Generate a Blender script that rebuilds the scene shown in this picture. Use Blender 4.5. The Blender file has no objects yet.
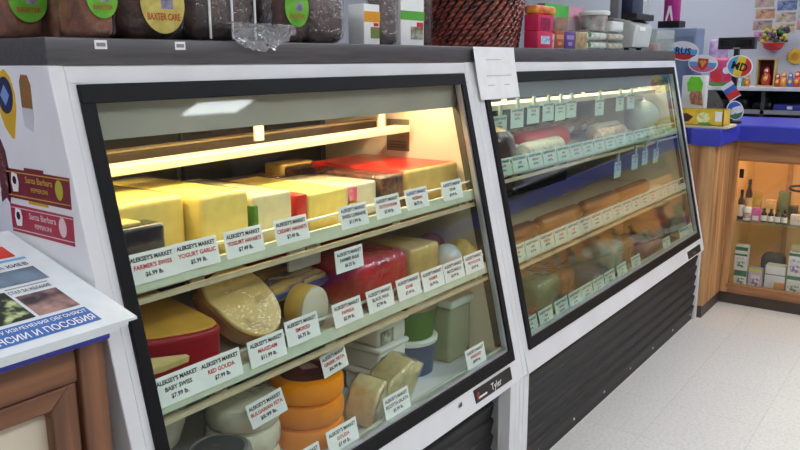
import bpy, math, random
from mathutils import Vector, Matrix
random.seed(11)
COL = bpy.context.scene.collection
SC = bpy.context.scene
R = math.radians

# ------------------------------------------------------------------ materials
def lin(c):
    o = []
    for v in c:
        v /= 255.0
        o.append(v / 12.92 if v <= .04045 else ((v + .055) / 1.055) ** 2.4)
    return (*o, 1.0)

MATS = {}
def mat(key, rgb=(200, 200, 200), rough=.5, metal=0., var=.12, scale=14., bump=0., bscale=60., rgb2=None, stretch=(1, 1, 1),
        emit=0., coat=0., spec=.5, ramp=(.35, .65), detail=4., trans=0.):
    if key in MATS: return MATS[key]
    m = bpy.data.materials.new(key); m.use_nodes = True
    nt = m.node_tree; n = nt.nodes; L = nt.links
    b = n['Principled BSDF']
    b.inputs['Roughness'].default_value = rough; b.inputs['Metallic'].default_value = metal
    b.inputs['Coat Weight'].default_value = coat; b.inputs['Coat Roughness'].default_value = .08
    b.inputs['Specular IOR Level'].default_value = spec
    tc = n.new('ShaderNodeTexCoord'); mp = n.new('ShaderNodeMapping'); mp.inputs['Scale'].default_value = stretch
    L.new(tc.outputs['Object'], mp.inputs['Vector'])
    nz = n.new('ShaderNodeTexNoise'); nz.inputs['Scale'].default_value = scale; nz.inputs['Detail'].default_value = detail
    L.new(mp.outputs['Vector'], nz.inputs['Vector'])
    cr = n.new('ShaderNodeValToRGB'); L.new(nz.outputs['Fac'], cr.inputs['Fac'])
    c1 = lin(rgb)
    c2 = lin(rgb2) if rgb2 else tuple(max(0, v * (1 - var)) for v in c1[:3]) + (1,)
    if not rgb2: c1 = tuple(min(1, v * (1 + var * .5)) for v in c1[:3]) + (1,)
    cr.color_ramp.elements[0].position = ramp[0]; cr.color_ramp.elements[1].position = ramp[1]
    cr.color_ramp.elements[0].color = c2; cr.color_ramp.elements[1].color = c1
    L.new(cr.outputs['Color'], b.inputs['Base Color'])
    if emit:
        b.inputs['Emission Color'].default_value = lin(rgb); b.inputs['Emission Strength'].default_value = emit
    if bump:
        n2 = n.new('ShaderNodeTexNoise'); n2.inputs['Scale'].default_value = bscale; L.new(mp.outputs['Vector'], n2.inputs['Vector'])
        bp = n.new('ShaderNodeBump'); bp.inputs['Strength'].default_value = bump; bp.inputs['Distance'].default_value = .01
        L.new(n2.outputs['Fac'], bp.inputs['Height']); L.new(bp.outputs['Normal'], b.inputs['Normal'])
    MATS[key] = m
    return m

def film(key, tint=(255, 255, 255), haze=.05, bump=.0, bscale=40., hazecol=(225, 230, 232), rough=.03, gain=1.0):
    """clear sheet: transparent + fresnel reflection + a little milky haze"""
    if key in MATS: return MATS[key]
    m = bpy.data.materials.new(key); m.use_nodes = True
    nt = m.node_tree; n = nt.nodes; L = nt.links
    n.remove(n['Principled BSDF']); out = n['Material Output']
    tr = n.new('ShaderNodeBsdfTransparent'); tr.inputs['Color'].default_value = lin(tint)
    gl = n.new('ShaderNodeBsdfAnisotropic'); gl.inputs['Roughness'].default_value = rough
    di = n.new('ShaderNodeBsdfDiffuse'); di.inputs['Color'].default_value = lin(hazecol)
    ge = n.new('ShaderNodeNewGeometry')
    mi = n.new('ShaderNodeMix'); mi.inputs[2].default_value = 1.45; mi.inputs[3].default_value = 1 / 1.45
    L.new(ge.outputs['Backfacing'], mi.inputs[0])
    fr = n.new('ShaderNodeFresnel'); L.new(mi.outputs[0], fr.inputs['IOR'])
    mu = n.new('ShaderNodeMath'); mu.operation = 'MULTIPLY'; mu.use_clamp = True; mu.inputs[1].default_value = gain
    L.new(fr.outputs['Fac'], mu.inputs[0])
    if bump:
        tc = n.new('ShaderNodeTexCoord'); nz = n.new('ShaderNodeTexNoise'); nz.inputs['Scale'].default_value = bscale
        L.new(tc.outputs['Object'], nz.inputs['Vector'])
        bp = n.new('ShaderNodeBump'); bp.inputs['Strength'].default_value = bump; bp.inputs['Distance'].default_value = .02
        L.new(nz.outputs['Fac'], bp.inputs['Height']); L.new(bp.outputs['Normal'], gl.inputs['Normal']); L.new(bp.outputs['Normal'], fr.inputs['Normal'])
    m1 = n.new('ShaderNodeMixShader'); m1.inputs['Fac'].default_value = haze
    L.new(tr.outputs[0], m1.inputs[1]); L.new(di.outputs[0], m1.inputs[2])
    m2 = n.new('ShaderNodeMixShader'); L.new(mu.outputs[0], m2.inputs['Fac'])
    L.new(m1.outputs[0], m2.inputs[1]); L.new(gl.outputs[0], m2.inputs[2])
    L.new(m2.outputs[0], out.inputs['Surface'])
    MATS[key] = m
    return m

def wood(key, a, b, axis='Z', scale=1.):
    st = {'Z': (26, 26, 1.6), 'Y': (26, 1.6, 26), 'X': (1.6, 26, 26)}[axis]
    return mat(key, a, .45, rgb2=b, stretch=tuple(s * scale for s in st), scale=1.6, detail=6, ramp=(.3, .7), bump=.05, bscale=4, coat=.1)

enamel = mat('white_enamel', (232, 233, 236), .32, var=.06, scale=5)
enamel2 = mat('cream_liner', (232, 222, 200), .4, var=.05, scale=6)
valm = mat('grey_valance', (170, 166, 158), .45, var=.08, scale=5)
blackf = mat('black_frame', (17, 17, 21), .55, var=.2, scale=20, spec=.25)
dark = mat('dark_liner', (78, 76, 68), .5, var=.2, scale=6)
darker = mat('door_glass_dark', (46, 48, 48), .25, var=.2, scale=4)
alu = mat('aluminium', (190, 195, 198), .35, metal=.7, var=.1, scale=30)
steel = mat('brushed_steel', (112, 110, 112), .45, metal=.7, var=.14, scale=3, stretch=(3, 40, 40), bump=.02)
grille = mat('grille_dark', (26, 25, 26), .55, var=.15, scale=30)
glass = film('case_glass', haze=.004, tint=(250, 254, 251), gain=.85)
glass_far = film('case_glass_double', haze=.003, tint=(247, 253, 249), gain=1.45)
railm = mat('rail_plastic', (205, 214, 192), .45, var=.06, scale=30)
railtan = mat('rail_tan', (196, 180, 150), .5, var=.1, scale=30)
cardw = mat('card_white', (248, 249, 250), .6, var=.04, scale=30)
inkb = mat('ink_black', (20, 22, 28), .7, var=.1)
inkr = mat('ink_red', (206, 44, 46), .7, var=.1)
inkw = mat('ink_white', (240, 240, 240), .6, var=.05)
inkn = mat('ink_navy', (36, 52, 110), .7, var=.1)
inkg = mat('ink_gold', (214, 172, 60), .6, var=.1)
inkgrey = mat('ink_grey', (150, 140, 145), .7, var=.1)
wall_m = mat('wall_paint', (184, 187, 196), .8, var=.03, scale=2, bump=.03, bscale=90)
ceil_m = mat('ceiling_tile', (214, 214, 210), .9, var=.04, scale=40)
tubem = mat('tube_lamp', (255, 214, 150), .4, emit=0)
blue = mat('counter_blue', (54, 62, 180), .38, var=.08, scale=9)
oak = wood('oak_vertical', (226, 178, 122), (136, 86, 50), 'Z', .55)
oakd = wood('oak_dark', (150, 100, 68), (84, 52, 36), 'Z', .8)
oakdx = wood('oak_dark_along', (158, 106, 70), (92, 57, 38), 'X', .8)
oakx = wood('oak_along', (186, 132, 88), (126, 82, 52), 'X')
oaky = wood('oak_cross', (190, 136, 92), (128, 84, 54), 'Y')
kickm = mat('kick_brown', (74, 62, 54), .5, var=.2, scale=8)
black = mat('black_plastic', (18, 18, 20), .4, var=.2)
white = mat('white_plastic', (232, 236, 234), .35, var=.05, scale=12)
clearp = film('clear_plastic', haze=.08, bump=.15, bscale=18)
clearg = film('milky_plastic', haze=.42, bump=.1, bscale=14, hazecol=(196, 214, 190))
wrap = film('cling_film', haze=.015, bump=.5, bscale=34, gain=1.0)
wraps = film('cheese_film', haze=.02, bump=.12, bscale=14, gain=1.0)
crinkle = film('crinkly_bag', haze=.07, bump=1.0, bscale=46, gain=1.7, rough=.08)

# ------------------------------------------------------------------ mesh builder
class MB:
    def __init__(s): s.v = []; s.f = []; s.m = []; s.M = None
    def add(s, vs, fs, m=0):
        b = len(s.v)
        s.v += [tuple(s.M @ Vector(v)) for v in vs] if s.M else [tuple(v) for v in vs]
        s.f += [tuple(i + b for i in f) for f in fs]; s.m += [m] * len(fs)
        return s
    def box(s, x0, x1, y0, y1, z0, z1, m=0):
        vs = [(x, y, z) for z in (z0, z1) for y in (y0, y1) for x in (x0, x1)]
        return s.add(vs, [(0, 2, 3, 1), (4, 5, 7, 6), (0, 1, 5, 4), (2, 6, 7, 3), (0, 4, 6, 2), (1, 3, 7, 5)], m)
    def prism(s, pts, a0, a1, axis='X', m=0):
        n = len(pts)
        def mk(p, a):
            return {'X': (a, p[0], p[1]), 'Y': (p[0], a, p[1]), 'Z': (p[0], p[1], a)}[axis]
        vs = [mk(p, a0) for p in pts] + [mk(p, a1) for p in pts]
        area = sum(pts[i][0] * pts[(i + 1) % n][1] - pts[(i + 1) % n][0] * pts[i][1] for i in range(n))
        ccw = area > 0
        if axis == 'Y': ccw = not ccw
        fs = [tuple(range(n)), tuple(range(2 * n - 1, n - 1, -1))]
        fs += [(i, i + n, (i + 1) % n + n, (i + 1) % n) for i in range(n)]
        if ccw != (a1 < a0): fs = [f[::-1] for f in fs]
        return s.add(vs, fs, m)
    def lathe(s, prof, c=(0, 0, 0), n=32, m=0, sx=1., sy=1.):
        vs = []; fs = []; k = len(prof)
        for r, z in prof:
            for i in range(n):
                a = 2 * math.pi * i / n
                vs.append((c[0] + r * math.cos(a) * sx, c[1] + r * math.sin(a) * sy, c[2] + z))
        for j in range(k - 1):
            for i in range(n):
                a, b = j * n + i, j * n + (i + 1) % n
                fs.append((a, b, b + n, a + n))
        if prof[0][0] > 1e-6: fs.append(tuple(range(n))[::-1])
        if prof[-1][0] > 1e-6: fs.append(tuple(range((k - 1) * n, k * n)))
        return s.add(vs, fs, m)
    def cyl(s, r, z0, z1, c=(0, 0, 0), n=32, m=0, bev=0.):
        if bev: p = [(r - bev, z0), (r - bev * .3, z0 + bev * .3), (r, z0 + bev), (r, z1 - bev), (r - bev * .3, z1 - bev * .3), (r - bev, z1)]
        else: p = [(r, z0), (r, z1)]
        return s.lathe(p, c, n, m)
    def ball(s, c, r, n=20, k=10, m=0, sx=1., sy=1., sz=1.):
        pr = [(max(r * math.sin(math.pi * j / k), 1e-7), -r * math.cos(math.pi * j / k) * sz) for j in range(k + 1)]
        return s.lathe(pr, c, n, m, sx, sy)
    def tube(s, pts, r, n=8, m=0):
        pts = [Vector(p) for p in pts]; vs = []; fs = []
        for i, p in enumerate(pts):
            d = (pts[min(i + 1, len(pts) - 1)] - pts[max(i - 1, 0)]).normalized()
            up = Vector((0, 0, 1)) if abs(d.z) < .9 else Vector((1, 0, 0))
            a = d.cross(up).normalized(); b = d.cross(a)
            for j in range(n):
                t = 2 * math.pi * j / n
                vs.append(p + (a * math.cos(t) + b * math.sin(t)) * r)
        for i in range(len(pts) - 1):
            for j in range(n):
                q, w = i * n + j, i * n + (j + 1) % n
                fs.append((q, w, w + n, q + n))
        fs += [tuple(range(n))[::-1], tuple(range((len(pts) - 1) * n, len(pts) * n))]
        return s.add(vs, fs, m)
    def rbox(s, x0, x1, y0, y1, z0, z1, r=.01, m=0, seg=3):
        """box with rounded vertical and horizontal edges"""
        import bmesh
        bm = bmesh.new(); bmesh.ops.create_cube(bm, size=1)
        for v in bm.verts:
            v.co = (x0 + (v.co.x + .5) * (x1 - x0), y0 + (v.co.y + .5) * (y1 - y0), z0 + (v.co.z + .5) * (z1 - z0))
        r = min(r, .45 * min(x1 - x0, y1 - y0, z1 - z0))
        bmesh.ops.bevel(bm, geom=bm.edges[:], offset=r, segments=seg, profile=.5, affect='EDGES')
        bm.verts.index_update()
        s.add([tuple(v.co) for v in bm.verts], [tuple(v.index for v in f.verts) for f in bm.faces], m); bm.free()
        return s
    def grid(s, fn, nu, nv, m=0):
        vs = [fn(i / nu, j / nv) for j in range(nv + 1) for i in range(nu + 1)]
        fs = [(j * (nu + 1) + i, j * (nu + 1) + i + 1, (j + 1) * (nu + 1) + i + 1, (j + 1) * (nu + 1) + i) for j in range(nv) for i in range(nu)]
        return s.add(vs, fs, m)
    def text(s, body, size, M, m=0, width=None, bold=0.):
        vs, fs, w, h = text_mesh(body, bold)
        k = size; kx = min(size, width / w) if width else size
        old = s.M; s.M = (old @ M) if old else M
        s.add([(v[0] * kx, v[1] * k, 0) for v in vs], fs, m); s.M = old
        return s
    def build(s, name, mats, parent=None, loc=(0, 0, 0), rz=0., rot=None, bevel=0., smooth=True, seg=2):
        if not isinstance(mats, (list, tuple)): mats = [mats]
        me = bpy.data.meshes.new(name); me.from_pydata(s.v, [], s.f); me.update()
        for m in mats: me.materials.append(m)
        for p, i in zip(me.polygons, s.m): p.material_index = i; p.use_smooth = smooth
        if smooth:
            try: me.set_sharp_from_angle(angle=R(38))
            except Exception: pass
        o = bpy.data.objects.new(name, me); COL.objects.link(o)
        o.location = loc; o.rotation_euler = rot if rot else (0, 0, rz)
        if parent: o.parent = parent
        if bevel:
            bv = o.modifiers.new('edge', 'BEVEL'); bv.width = bevel; bv.segments = seg; bv.limit_method = 'ANGLE'; bv.angle_limit = R(40)
        return o

_TXT = {}
def text_mesh(body, bold=0.):
    k = (body, bold)
    if k in _TXT: return _TXT[k]
    c = bpy.data.curves.new('lettering', 'FONT'); c.body = body; c.size = 1; c.align_x = 'CENTER'; c.resolution_u = 2; c.offset = bold
    o = bpy.data.objects.new('lettering', c); COL.objects.link(o)
    me = bpy.data.meshes.new_from_object(o.evaluated_get(bpy.context.evaluated_depsgraph_get()))
    vs = [tuple(v.co) for v in me.vertices]; fs = [tuple(p.vertices) for p in me.polygons]
    bpy.data.objects.remove(o); bpy.data.curves.remove(c); bpy.data.meshes.remove(me)
    xs = [v[0] for v in vs] or [0, 1]; ys = [v[1] for v in vs] or [0, 1]
    _TXT[k] = (vs, fs, max(xs) - min(xs), max(ys) - min(ys))
    return _TXT[k]
FRONT = Matrix(((1, 0, 0, 0), (0, 0, -1, 0), (0, 1, 0, 0), (0, 0, 0, 1)))       # text that faces -Y
LEFT = Matrix(((0, 0, -1, 0), (-1, 0, 0, 0), (0, 1, 0, 0), (0, 0, 0, 1)))        # text that faces -X
def FT(x, y, z): return Matrix.Translation((x, y, z)) @ FRONT
def LT(x, y, z): return Matrix.Translation((x, y, z)) @ LEFT

def tag(o, label, cat, group=None):
    o['label'] = label; o['category'] = cat
    if group: o['group'] = group
    return o
def thing(name, label, cat, loc=(0, 0, 0), rz=0., group=None, rot=None):
    o = bpy.data.objects.new(name, None); COL.objects.link(o); o.empty_display_size = .05
    o.location = loc; o.rotation_euler = rot if rot else (0, 0, rz)
    return tag(o, label, cat, group)
def struct(o): o['kind'] = 'structure'; return o
def dup(root, loc, rz, label, group=None, rot=None):
    r = root.copy(); COL.objects.link(r); r.location = loc; r.rotation_euler = rot if rot else (0, 0, rz); r['label'] = label
    if group: r['group'] = group
    for ch in list(root.children):
        c = ch.copy(); COL.objects.link(c); c.parent = r
        for g in ch.children:
            d = g.copy(); COL.objects.link(d); d.parent = c
    return r

def settle(t, z):
    """lower or raise a thing so that its lowest point rests at height z"""
    bpy.context.view_layer.update()
    lo = min((o.matrix_world @ v.co).z for o in t.children_recursive for v in o.data.vertices)
    t.location.z += z - lo
# ------------------------------------------------------------------ camera
CAM = Vector((-.6301, -1.1303, 1.2337))
yaw, pit, rol = R(36.52), R(-12.156), R(-.318)
fw = Vector((math.cos(yaw) * math.cos(pit), math.sin(yaw) * math.cos(pit), math.sin(pit)))
rt = Vector((math.sin(yaw), -math.cos(yaw), 0)); up = rt.cross(fw)
r2 = rt * math.cos(rol) + up * math.sin(rol); u2 = -rt * math.sin(rol) + up * math.cos(rol)
cd = bpy.data.cameras.new('camera'); cd.sensor_width = 36; cd.lens = 34.2; cd.clip_start = .02
co = bpy.data.objects.new('camera', cd); COL.objects.link(co)
co.matrix_world = Matrix(((r2.x, u2.x, -fw.x, CAM.x), (r2.y, u2.y, -fw.y, CAM.y), (r2.z, u2.z, -fw.z, CAM.z), (0, 0, 0, 1)))
SC.camera = co

# ------------------------------------------------------------------ the room
def floor_mat():
    m = bpy.data.materials.new('floor_tile'); m.use_nodes = True
    nt = m.node_tree; n = nt.nodes; L = nt.links; b = n['Principled BSDF']
    tc = n.new('ShaderNodeTexCoord'); mp = n.new('ShaderNodeMapping'); mp.inputs['Location'].default_value = (.1, .38, 0)
    L.new(tc.outputs['Object'], mp.inputs['Vector'])
    bk = n.new('ShaderNodeTexBrick'); bk.offset = 0; bk.squash = 1
    bk.inputs['Scale'].default_value = 1; bk.inputs['Brick Width'].default_value = .305; bk.inputs['Row Height'].default_value = .305
    bk.inputs['Mortar Size'].default_value = .0014; bk.inputs['Mortar Smooth'].default_value = .3
    bk.inputs['Color1'].default_value = lin((230, 227, 221)); bk.inputs['Color2'].default_value = lin((227, 224, 219)); bk.inputs['Mortar'].default_value = lin((210, 205, 199))
    L.new(mp.outputs['Vector'], bk.inputs['Vector'])
    nz = n.new('ShaderNodeTexNoise'); nz.inputs['Scale'].default_value = 90; nz.inputs['Detail'].default_value = 6
    L.new(tc.outputs['Object'], nz.inputs['Vector'])
    cr = n.new('ShaderNodeValToRGB'); cr.color_ramp.elements[0].position = .36; cr.color_ramp.elements[1].position = .56
    cr.color_ramp.elements[0].color = (.88, .87, .85, 1); cr.color_ramp.elements[1].color = (1, 1, 1, 1)
    L.new(nz.outputs['Fac'], cr.inputs['Fac'])
    mx = n.new('ShaderNodeMix'); mx.data_type = 'RGBA'; mx.blend_type = 'MULTIPLY'; mx.inputs[0].default_value = 1
    L.new(bk.outputs['Color'], mx.inputs[6]); L.new(cr.outputs['Color'], mx.inputs[7]); L.new(mx.outputs[2], b.inputs['Base Color'])
    b.inputs['Roughness'].default_value = .38
    return m
XW, YB, YF, XL, ZC = 4.9, 2.4, -5.2, -2.6, 2.75
struct(MB().box(XL, XW, YF, YB, -.05, 0).build('floor', floor_mat()))
struct(MB().box(XL, XW, YF, YB, ZC, ZC + .05).build('ceiling', ceil_m))
struct(MB().box(XW, XW + .1, YF, YB, 0, ZC).build('wall_right', wall_m))
struct(MB().box(XL, XW, YB, YB + .1, 0, ZC).build('wall_back', wall_m))
struct(MB().box(XL - .1, XL, YF, YB, 0, ZC).build('wall_left', mat('wall_paint_warm', (150, 142, 134), .8, var=.1, scale=2)))
struct(MB().box(XL, XW, YF - .1, YF, 0, ZC).build('wall_front', mat('wall_paint_dark', (58, 52, 48), .8, var=.1, scale=2)))

diff_m = mat('diffuser', (240, 244, 250), .6, emit=10.0)
def ceiling_light(x, y, w, d, label, e=None):
    t = thing('ceiling_light', label, 'ceiling light', (x, y, ZC))
    f = MB(); f.box(-w / 2 - .03, w / 2 + .03, -d / 2 - .03, -d / 2, -.05, 0).box(-w / 2 - .03, w / 2 + .03, d / 2, d / 2 + .03, -.05, 0)
    f.box(-w / 2 - .03, -w / 2, -d / 2, d / 2, -.05, 0).box(w / 2, w / 2 + .03, -d / 2, d / 2, -.05, 0)
    f.build('frame', enamel, t)
    MB().box(-w / 2, w / 2, -d / 2, d / 2, -.04, -.02).build('diffuser', diff_m, t)
    return t
ceiling_light(3.92, -4.0, .66, .30, 'small fluorescent ceiling panel mirrored in the near case glass')
for i, (x, y, l) in enumerate(((-1.3, -2.7, 'fluorescent ceiling panel over the left of the shop floor'), (1.5, -2.6, 'fluorescent ceiling panel over the aisle in front of the cases'), (.1, -2.3, 'added unseen ceiling panel behind the viewer that brightens the cheese case deck'),  # the panel behind the viewer is added to brighten the lower case goods
                               (-1.3, .2, 'fluorescent ceiling panel over the newspaper counter'), (2.7, -1.5, 'fluorescent ceiling panel over the aisle by the far display case'),
                               (4.1, .6, 'fluorescent ceiling panel above the cash register'), (4.1, -1.9, 'fluorescent ceiling panel over the herb counter'))):
    ceiling_light(x, y, 1.2, .5, l)

# ------------------------------------------------------------------ display cases
ZB, ZR, SL = 1.230, .347, .226
def g(z): return -SL * (ZB - z)
def slab(mb, x0, x1, z0, z1, d0, d1, m=0):                 # piece lying in the sloping front plane
    return mb.prism([(g(z0) + d0, z0), (g(z1) + d0, z1), (g(z1) + d1, z1), (g(z0) + d1, z0)], x0, x1, 'X', m)

def lamp(name, parent, x0, x1, y, z, size, col, power):
    ld = bpy.data.lights.new(name, 'AREA'); ld.shape = 'RECTANGLE'; ld.size = x1 - x0; ld.size_y = size; ld.energy = power; ld.color = col
    o = bpy.data.objects.new(name, ld); COL.objects.link(o); o.parent = parent; o.location = ((x0 + x1) / 2, y, z)
    return o

def make_case(x0, L, fx0, fx1, label, shelf_z, valz, plank, lit, tubecol, recess):
    t = thing('display_case', label, 'refrigerated case', (x0, 0, 0))
    prof = [(0, 1.23), (g(ZR), ZR), (-.188, .338), (-.188, 0), (.72, 0), (.72, 1.23)]
    for xa, xb in ((0, .025), (L - .025, L)):
        MB().prism(prof, xa, xb).build('side_panel', enamel, t, bevel=.002)
    f = MB()
    slab(f, .025, L - .025, 1.2, 1.229, .0, .05)
    f.prism([(g(.41), .41), (g(ZR) - .004, ZR), (-.19, .338), (-.13, .338), (-.13, .379), (g(.41) + .012, .379), (g(.41) + .012, .41)], .025, L - .025)
    slab(f, .025, fx0 + .01, .4, 1.205, .0, .03); slab(f, fx1 - .01, L - .025, .4, 1.205, .0, .03)
    f.build('front_surround', enamel, t, bevel=.0015)
    w = MB()
    slab(w, fx0, fx1, 1.171, 1.201, -.007, .02); slab(w, fx0, fx1, .409, .440, -.007, .02)
    slab(w, fx0, fx0 + .024, .439, 1.172, -.007, .02); slab(w, fx1 - .024, fx1, .439, 1.172, -.007, .02)
    w.build('window_frame', blackf, t, bevel=.002)
    s = MB(); slab(s, fx0 + .024, fx1 - .024, .440, .446, -.002, .012); slab(s, fx1 - .031, fx1 - .024, .446, 1.171, -.002, .012)
    s.build('glazing_strip', alu, t)
    p = MB(); slab(p, fx0 + .02, fx1 - .02, .436, 1.175, .002, .007); p.build('glass_pane', glass if L < 1.5 else glass_far, t, smooth=False)
    # inside
    MB().box(.026, L - .026, .5, .52, .38, 1.2).build('back_liner', dark, t)
    dm = MB(); nd = 2 if L < 1.5 else 3
    for i in range(nd):
        a = .06 + i * (L - .12) / nd
        dm.box(a, a + (L - .12) / nd - .02, .485, .499, .48, 1.16)
    dm.build('rear_sliding_door', darker, t, bevel=.004)
    for xa, xb in ((.0255, .045), (L - .045, L - .0255)):
        MB().prism([(g(1.17) + .05, 1.17), (g(.42) + .05, .42), (.5, .42), (.5, 1.17)], xa, xb).build('end_liner', enamel2, t)
    for xa in (.0255, L - .05):
        j = MB(); slab(j, xa, xa + .0245, .44, 1.17, .02, .048); j.build('door_jamb', dark, t)
    MB().box(.026, L - .026, -.0, .52, 1.2, 1.228).build('top_liner', enamel2, t)
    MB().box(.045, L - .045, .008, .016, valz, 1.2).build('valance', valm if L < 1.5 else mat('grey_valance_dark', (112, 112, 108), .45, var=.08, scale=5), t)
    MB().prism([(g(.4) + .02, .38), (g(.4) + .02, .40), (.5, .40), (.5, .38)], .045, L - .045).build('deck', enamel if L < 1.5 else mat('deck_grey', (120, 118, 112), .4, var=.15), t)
    d = MB(); slab(d, .05, L - .05, .402, .447, .016, .022); d.build('price_rail', railm, t)
    for z in shelf_z:
        yf = g(z + .02) + .03
        sh = MB().box(.05, L - .05, yf, .44, z - .012, z).build('shelf', enamel2, t)
        r = MB(); slab(r, .05, L - .05, z - .004, z + .021, .018, .028); r.build('price_rail', railm, sh)
        r = MB(); slab(r, .05, L - .05, z - .024, z - .016, .020, .03)
        for k in range(int(L / .3)):
            r.box(.2 + k * .3, .23 + k * .3, yf - .002, yf + .004, z - .02, z)
        r.build('rail_strip', railtan, sh)
        r = MB(); yy = g(z + .04) + .034; r.tube([(.052, yy, z + .04), (L - .052, yy, z + .04)], .0035)
        for k in range(int((L - .11) / .14) + 1): r.tube([(.056 + k * .14, yy + .003, z + .001), (.056 + k * .14, yy + .003, z + .04)], .0025, 6)
        r.build('wire_fence', white, sh)
    py, pz, pl = plank
    near = L < 1.5
    TL = Matrix.Translation((L - .1, 0, pz)) @ Matrix.Rotation(R(-.75 if near else 0), 4, 'Y') @ Matrix.Translation((-(L - .1), 0, -pz))
    b = MB(); b.M = TL; b.box(.05, L - .07, py, py + (.055 if near else .10), pz - .018, pz)
    pk = b.build('light_shelf', enamel2, t, bevel=.002)
    b = MB(); b.M = TL; b.box(.05, L - .07, py + .12, py + .15, pz - .02, pz + .010)
    b.build('lamp_housing', mat('housing_brown', (66, 57, 46), .6, var=.2, spec=.2), pk, bevel=.004)
    b = MB(); b.M = TL; b.box(.05, L - .07, py + .118, py + .152, pz + .010, pz + .014)
    b.build('housing_lip', mat('housing_tan', (140, 122, 90), .6, var=.1), pk)
    for k in range(2 if L < 1.5 else 3):
        xx = .60 + .47 * k if L < 1.5 else .4 + k * .65
        MB().box(xx, xx + .028, py + .05, py + .056, pz, 1.2).build('bracket', enamel2, pk)
    tb = MB(); tb.M = Matrix.Translation((0, .09, 1.178)) @ Matrix.Rotation(R(90), 4, 'Y'); tb.cyl(.013, .06, L - .06, n=16)
    tb.build('lamp_tube', mat('tube_lamp_%s' % ('warm' if L < 1.5 else 'cool'), tubecol, .4, emit=lit), t)
    ts = MB().box(.05, L - .05, .125, .129, 1.156, 1.1995).build('added_tube_blocker', dark, t)  # hidden plate added to keep tube light off the back liner
    for xa, xb in ((.0252, .056), (L - (.056 if L < 1.5 else .032), L - .0252)):
        MB().box(xa, xb, -.188, -.15, 0, .337).build('leg', enamel, t)
    # kick grille
    k = MB(); pts = [(-.188 + recess + .03, .337)]
    nr = 6; zt = .325
    for i in range(nr):
        z1 = zt - i * .05
        pts += [(-.188 + recess + .011, z1), (-.188 + recess + .003, z1 - .006), (-.188 + recess + .002, z1 - .012), (-.188 + recess + .009, z1 - .046)]
    pts += [(-.188 + recess + .01, .02), (-.188 + recess + .01, .0), (-.05, 0), (-.05, .337)]
    k.prism(pts, .0565, L - (.0565 if L < 1.5 else .0325)); gr = k.build('kick_grille', grille, t, smooth=False)
    for i in range(int(L / .25)):
        MB().ball((.16 + i * .27, -.188 + recess + .009, .035), .006, 10, 6).build('screw', alu, gr)
    return t
case1 = make_case(0, 1.220, .039, 1.180, 'near white refrigerated cheese case with slanted black framed glass', (.865, .662), 1.109, (.15, 1.053, 1), 33., (255, 228, 184), .05)
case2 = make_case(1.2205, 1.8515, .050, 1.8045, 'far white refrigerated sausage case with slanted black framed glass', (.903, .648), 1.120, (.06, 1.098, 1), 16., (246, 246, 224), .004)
nt_ = MB().box(1.1725, 1.1748, .17, .252, .975, 1.068).build('notice', mat('notice_grey', (120, 112, 92), .6, var=.15, scale=30), case1)
b = MB()
for z in (.985, .992, 1.0, 1.03, 1.045): b.box(1.1719, 1.1724, .18, .24, z, z + .003)
b.build('notice_print', mat('notice_ink', (70, 66, 56), .7), nt_)
# name plates
p = MB(); slab(p, .955, 1.150, .364, .398, -.004, .0); np_ = p.build('name_plate', black, case1); np_['label'] = 'black maker plate on the rail'
q = MB(); th = math.atan(SL)
def SM(x, z, d): return Matrix.Translation((x, g(z) + d, z)) @ Matrix.Rotation(-th, 4, 'X') @ FRONT
q.text('Tyler', .026, SM(1.063, .372, -.0055), 0, .07, bold=.01)
q.build('lettering', inkw, np_)
q = MB(); slab(q, .962, .976, .372, .39, -.0055, -.004); q.build('emblem', mat('plate_red', (150, 52, 48), .5), np_)
p = MB(); slab(p, .970, 1.012, .373, .377, -.0057, -.0042); p.build('stripe', inkw, np_)
p = MB(); slab(p, 2.81 - 1.2205, 3.005 - 1.2205, .352, .385, -.004, .0); np2 = p.build('name_plate', black, case2)
q = MB(); q.text('Tyler', .022, SM(2.9 - 1.2205, .36, -.0055), 0, .07); q.build('lettering', inkgrey, np2)
p = MB(); p.M = Matrix.Translation((.885, g(.38) - .0012, .38)) @ Matrix.Rotation(R(13), 4, 'X')
p.prism([(-.006, -.016), (.007, -.017), (.005, -.005), (.009, .004), (.001, .017), (-.005, .006), (-.009, -.004)], -.0006, .0006, 'Y')
rs = p.build('rust_spot', mat('rust', (120, 98, 70), .8, var=.4, scale=200), case1)
tag(MB().rbox(-.0, 3.0735, -.0, .74, 1.2305, 1.273, .003).build('steel_countertop', steel),
    'long grey brushed steel top slab spanning both display cases', 'countertop')

# ------------------------------------------------------------------ price cards
PC = 'price cards'
def card_letters(lines, w=.094):
    b = MB(); z = .037
    for i, (s, m, h) in enumerate(lines):
        b.text(s, h, FT(0, -.0013, z), m, w * .89, bold=.03); z -= h * 1.28
    return b
INKS = [inkb, inkr, inkn, mat('ink_olive', (110, 110, 60), .7)]
def price_card(x, y, z, lines, label, group, rx=-th, rz=0., ry=0., w=.094, h=.051):
    o = MB().box(-w / 2, w / 2, -.0007, .0007, 0, h).build('price_card', cardw, None, (x, y, z), rot=(rx, ry, rz))
    tag(o, label, 'price card', group)
    card_letters(lines, w).build('lettering', INKS, o)
    return o
HD = "ALEKSEY'S MARKET"
def L3(name, price, m=1, hm=0): return [(HD, hm, .0105), (name, m, .0105), (price, 0, .0105)]
GU = 'price cards on the upper cheese shelf'; GM = 'price cards on the middle cheese shelf'; GB = 'price cards on the cheese case deck'
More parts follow.
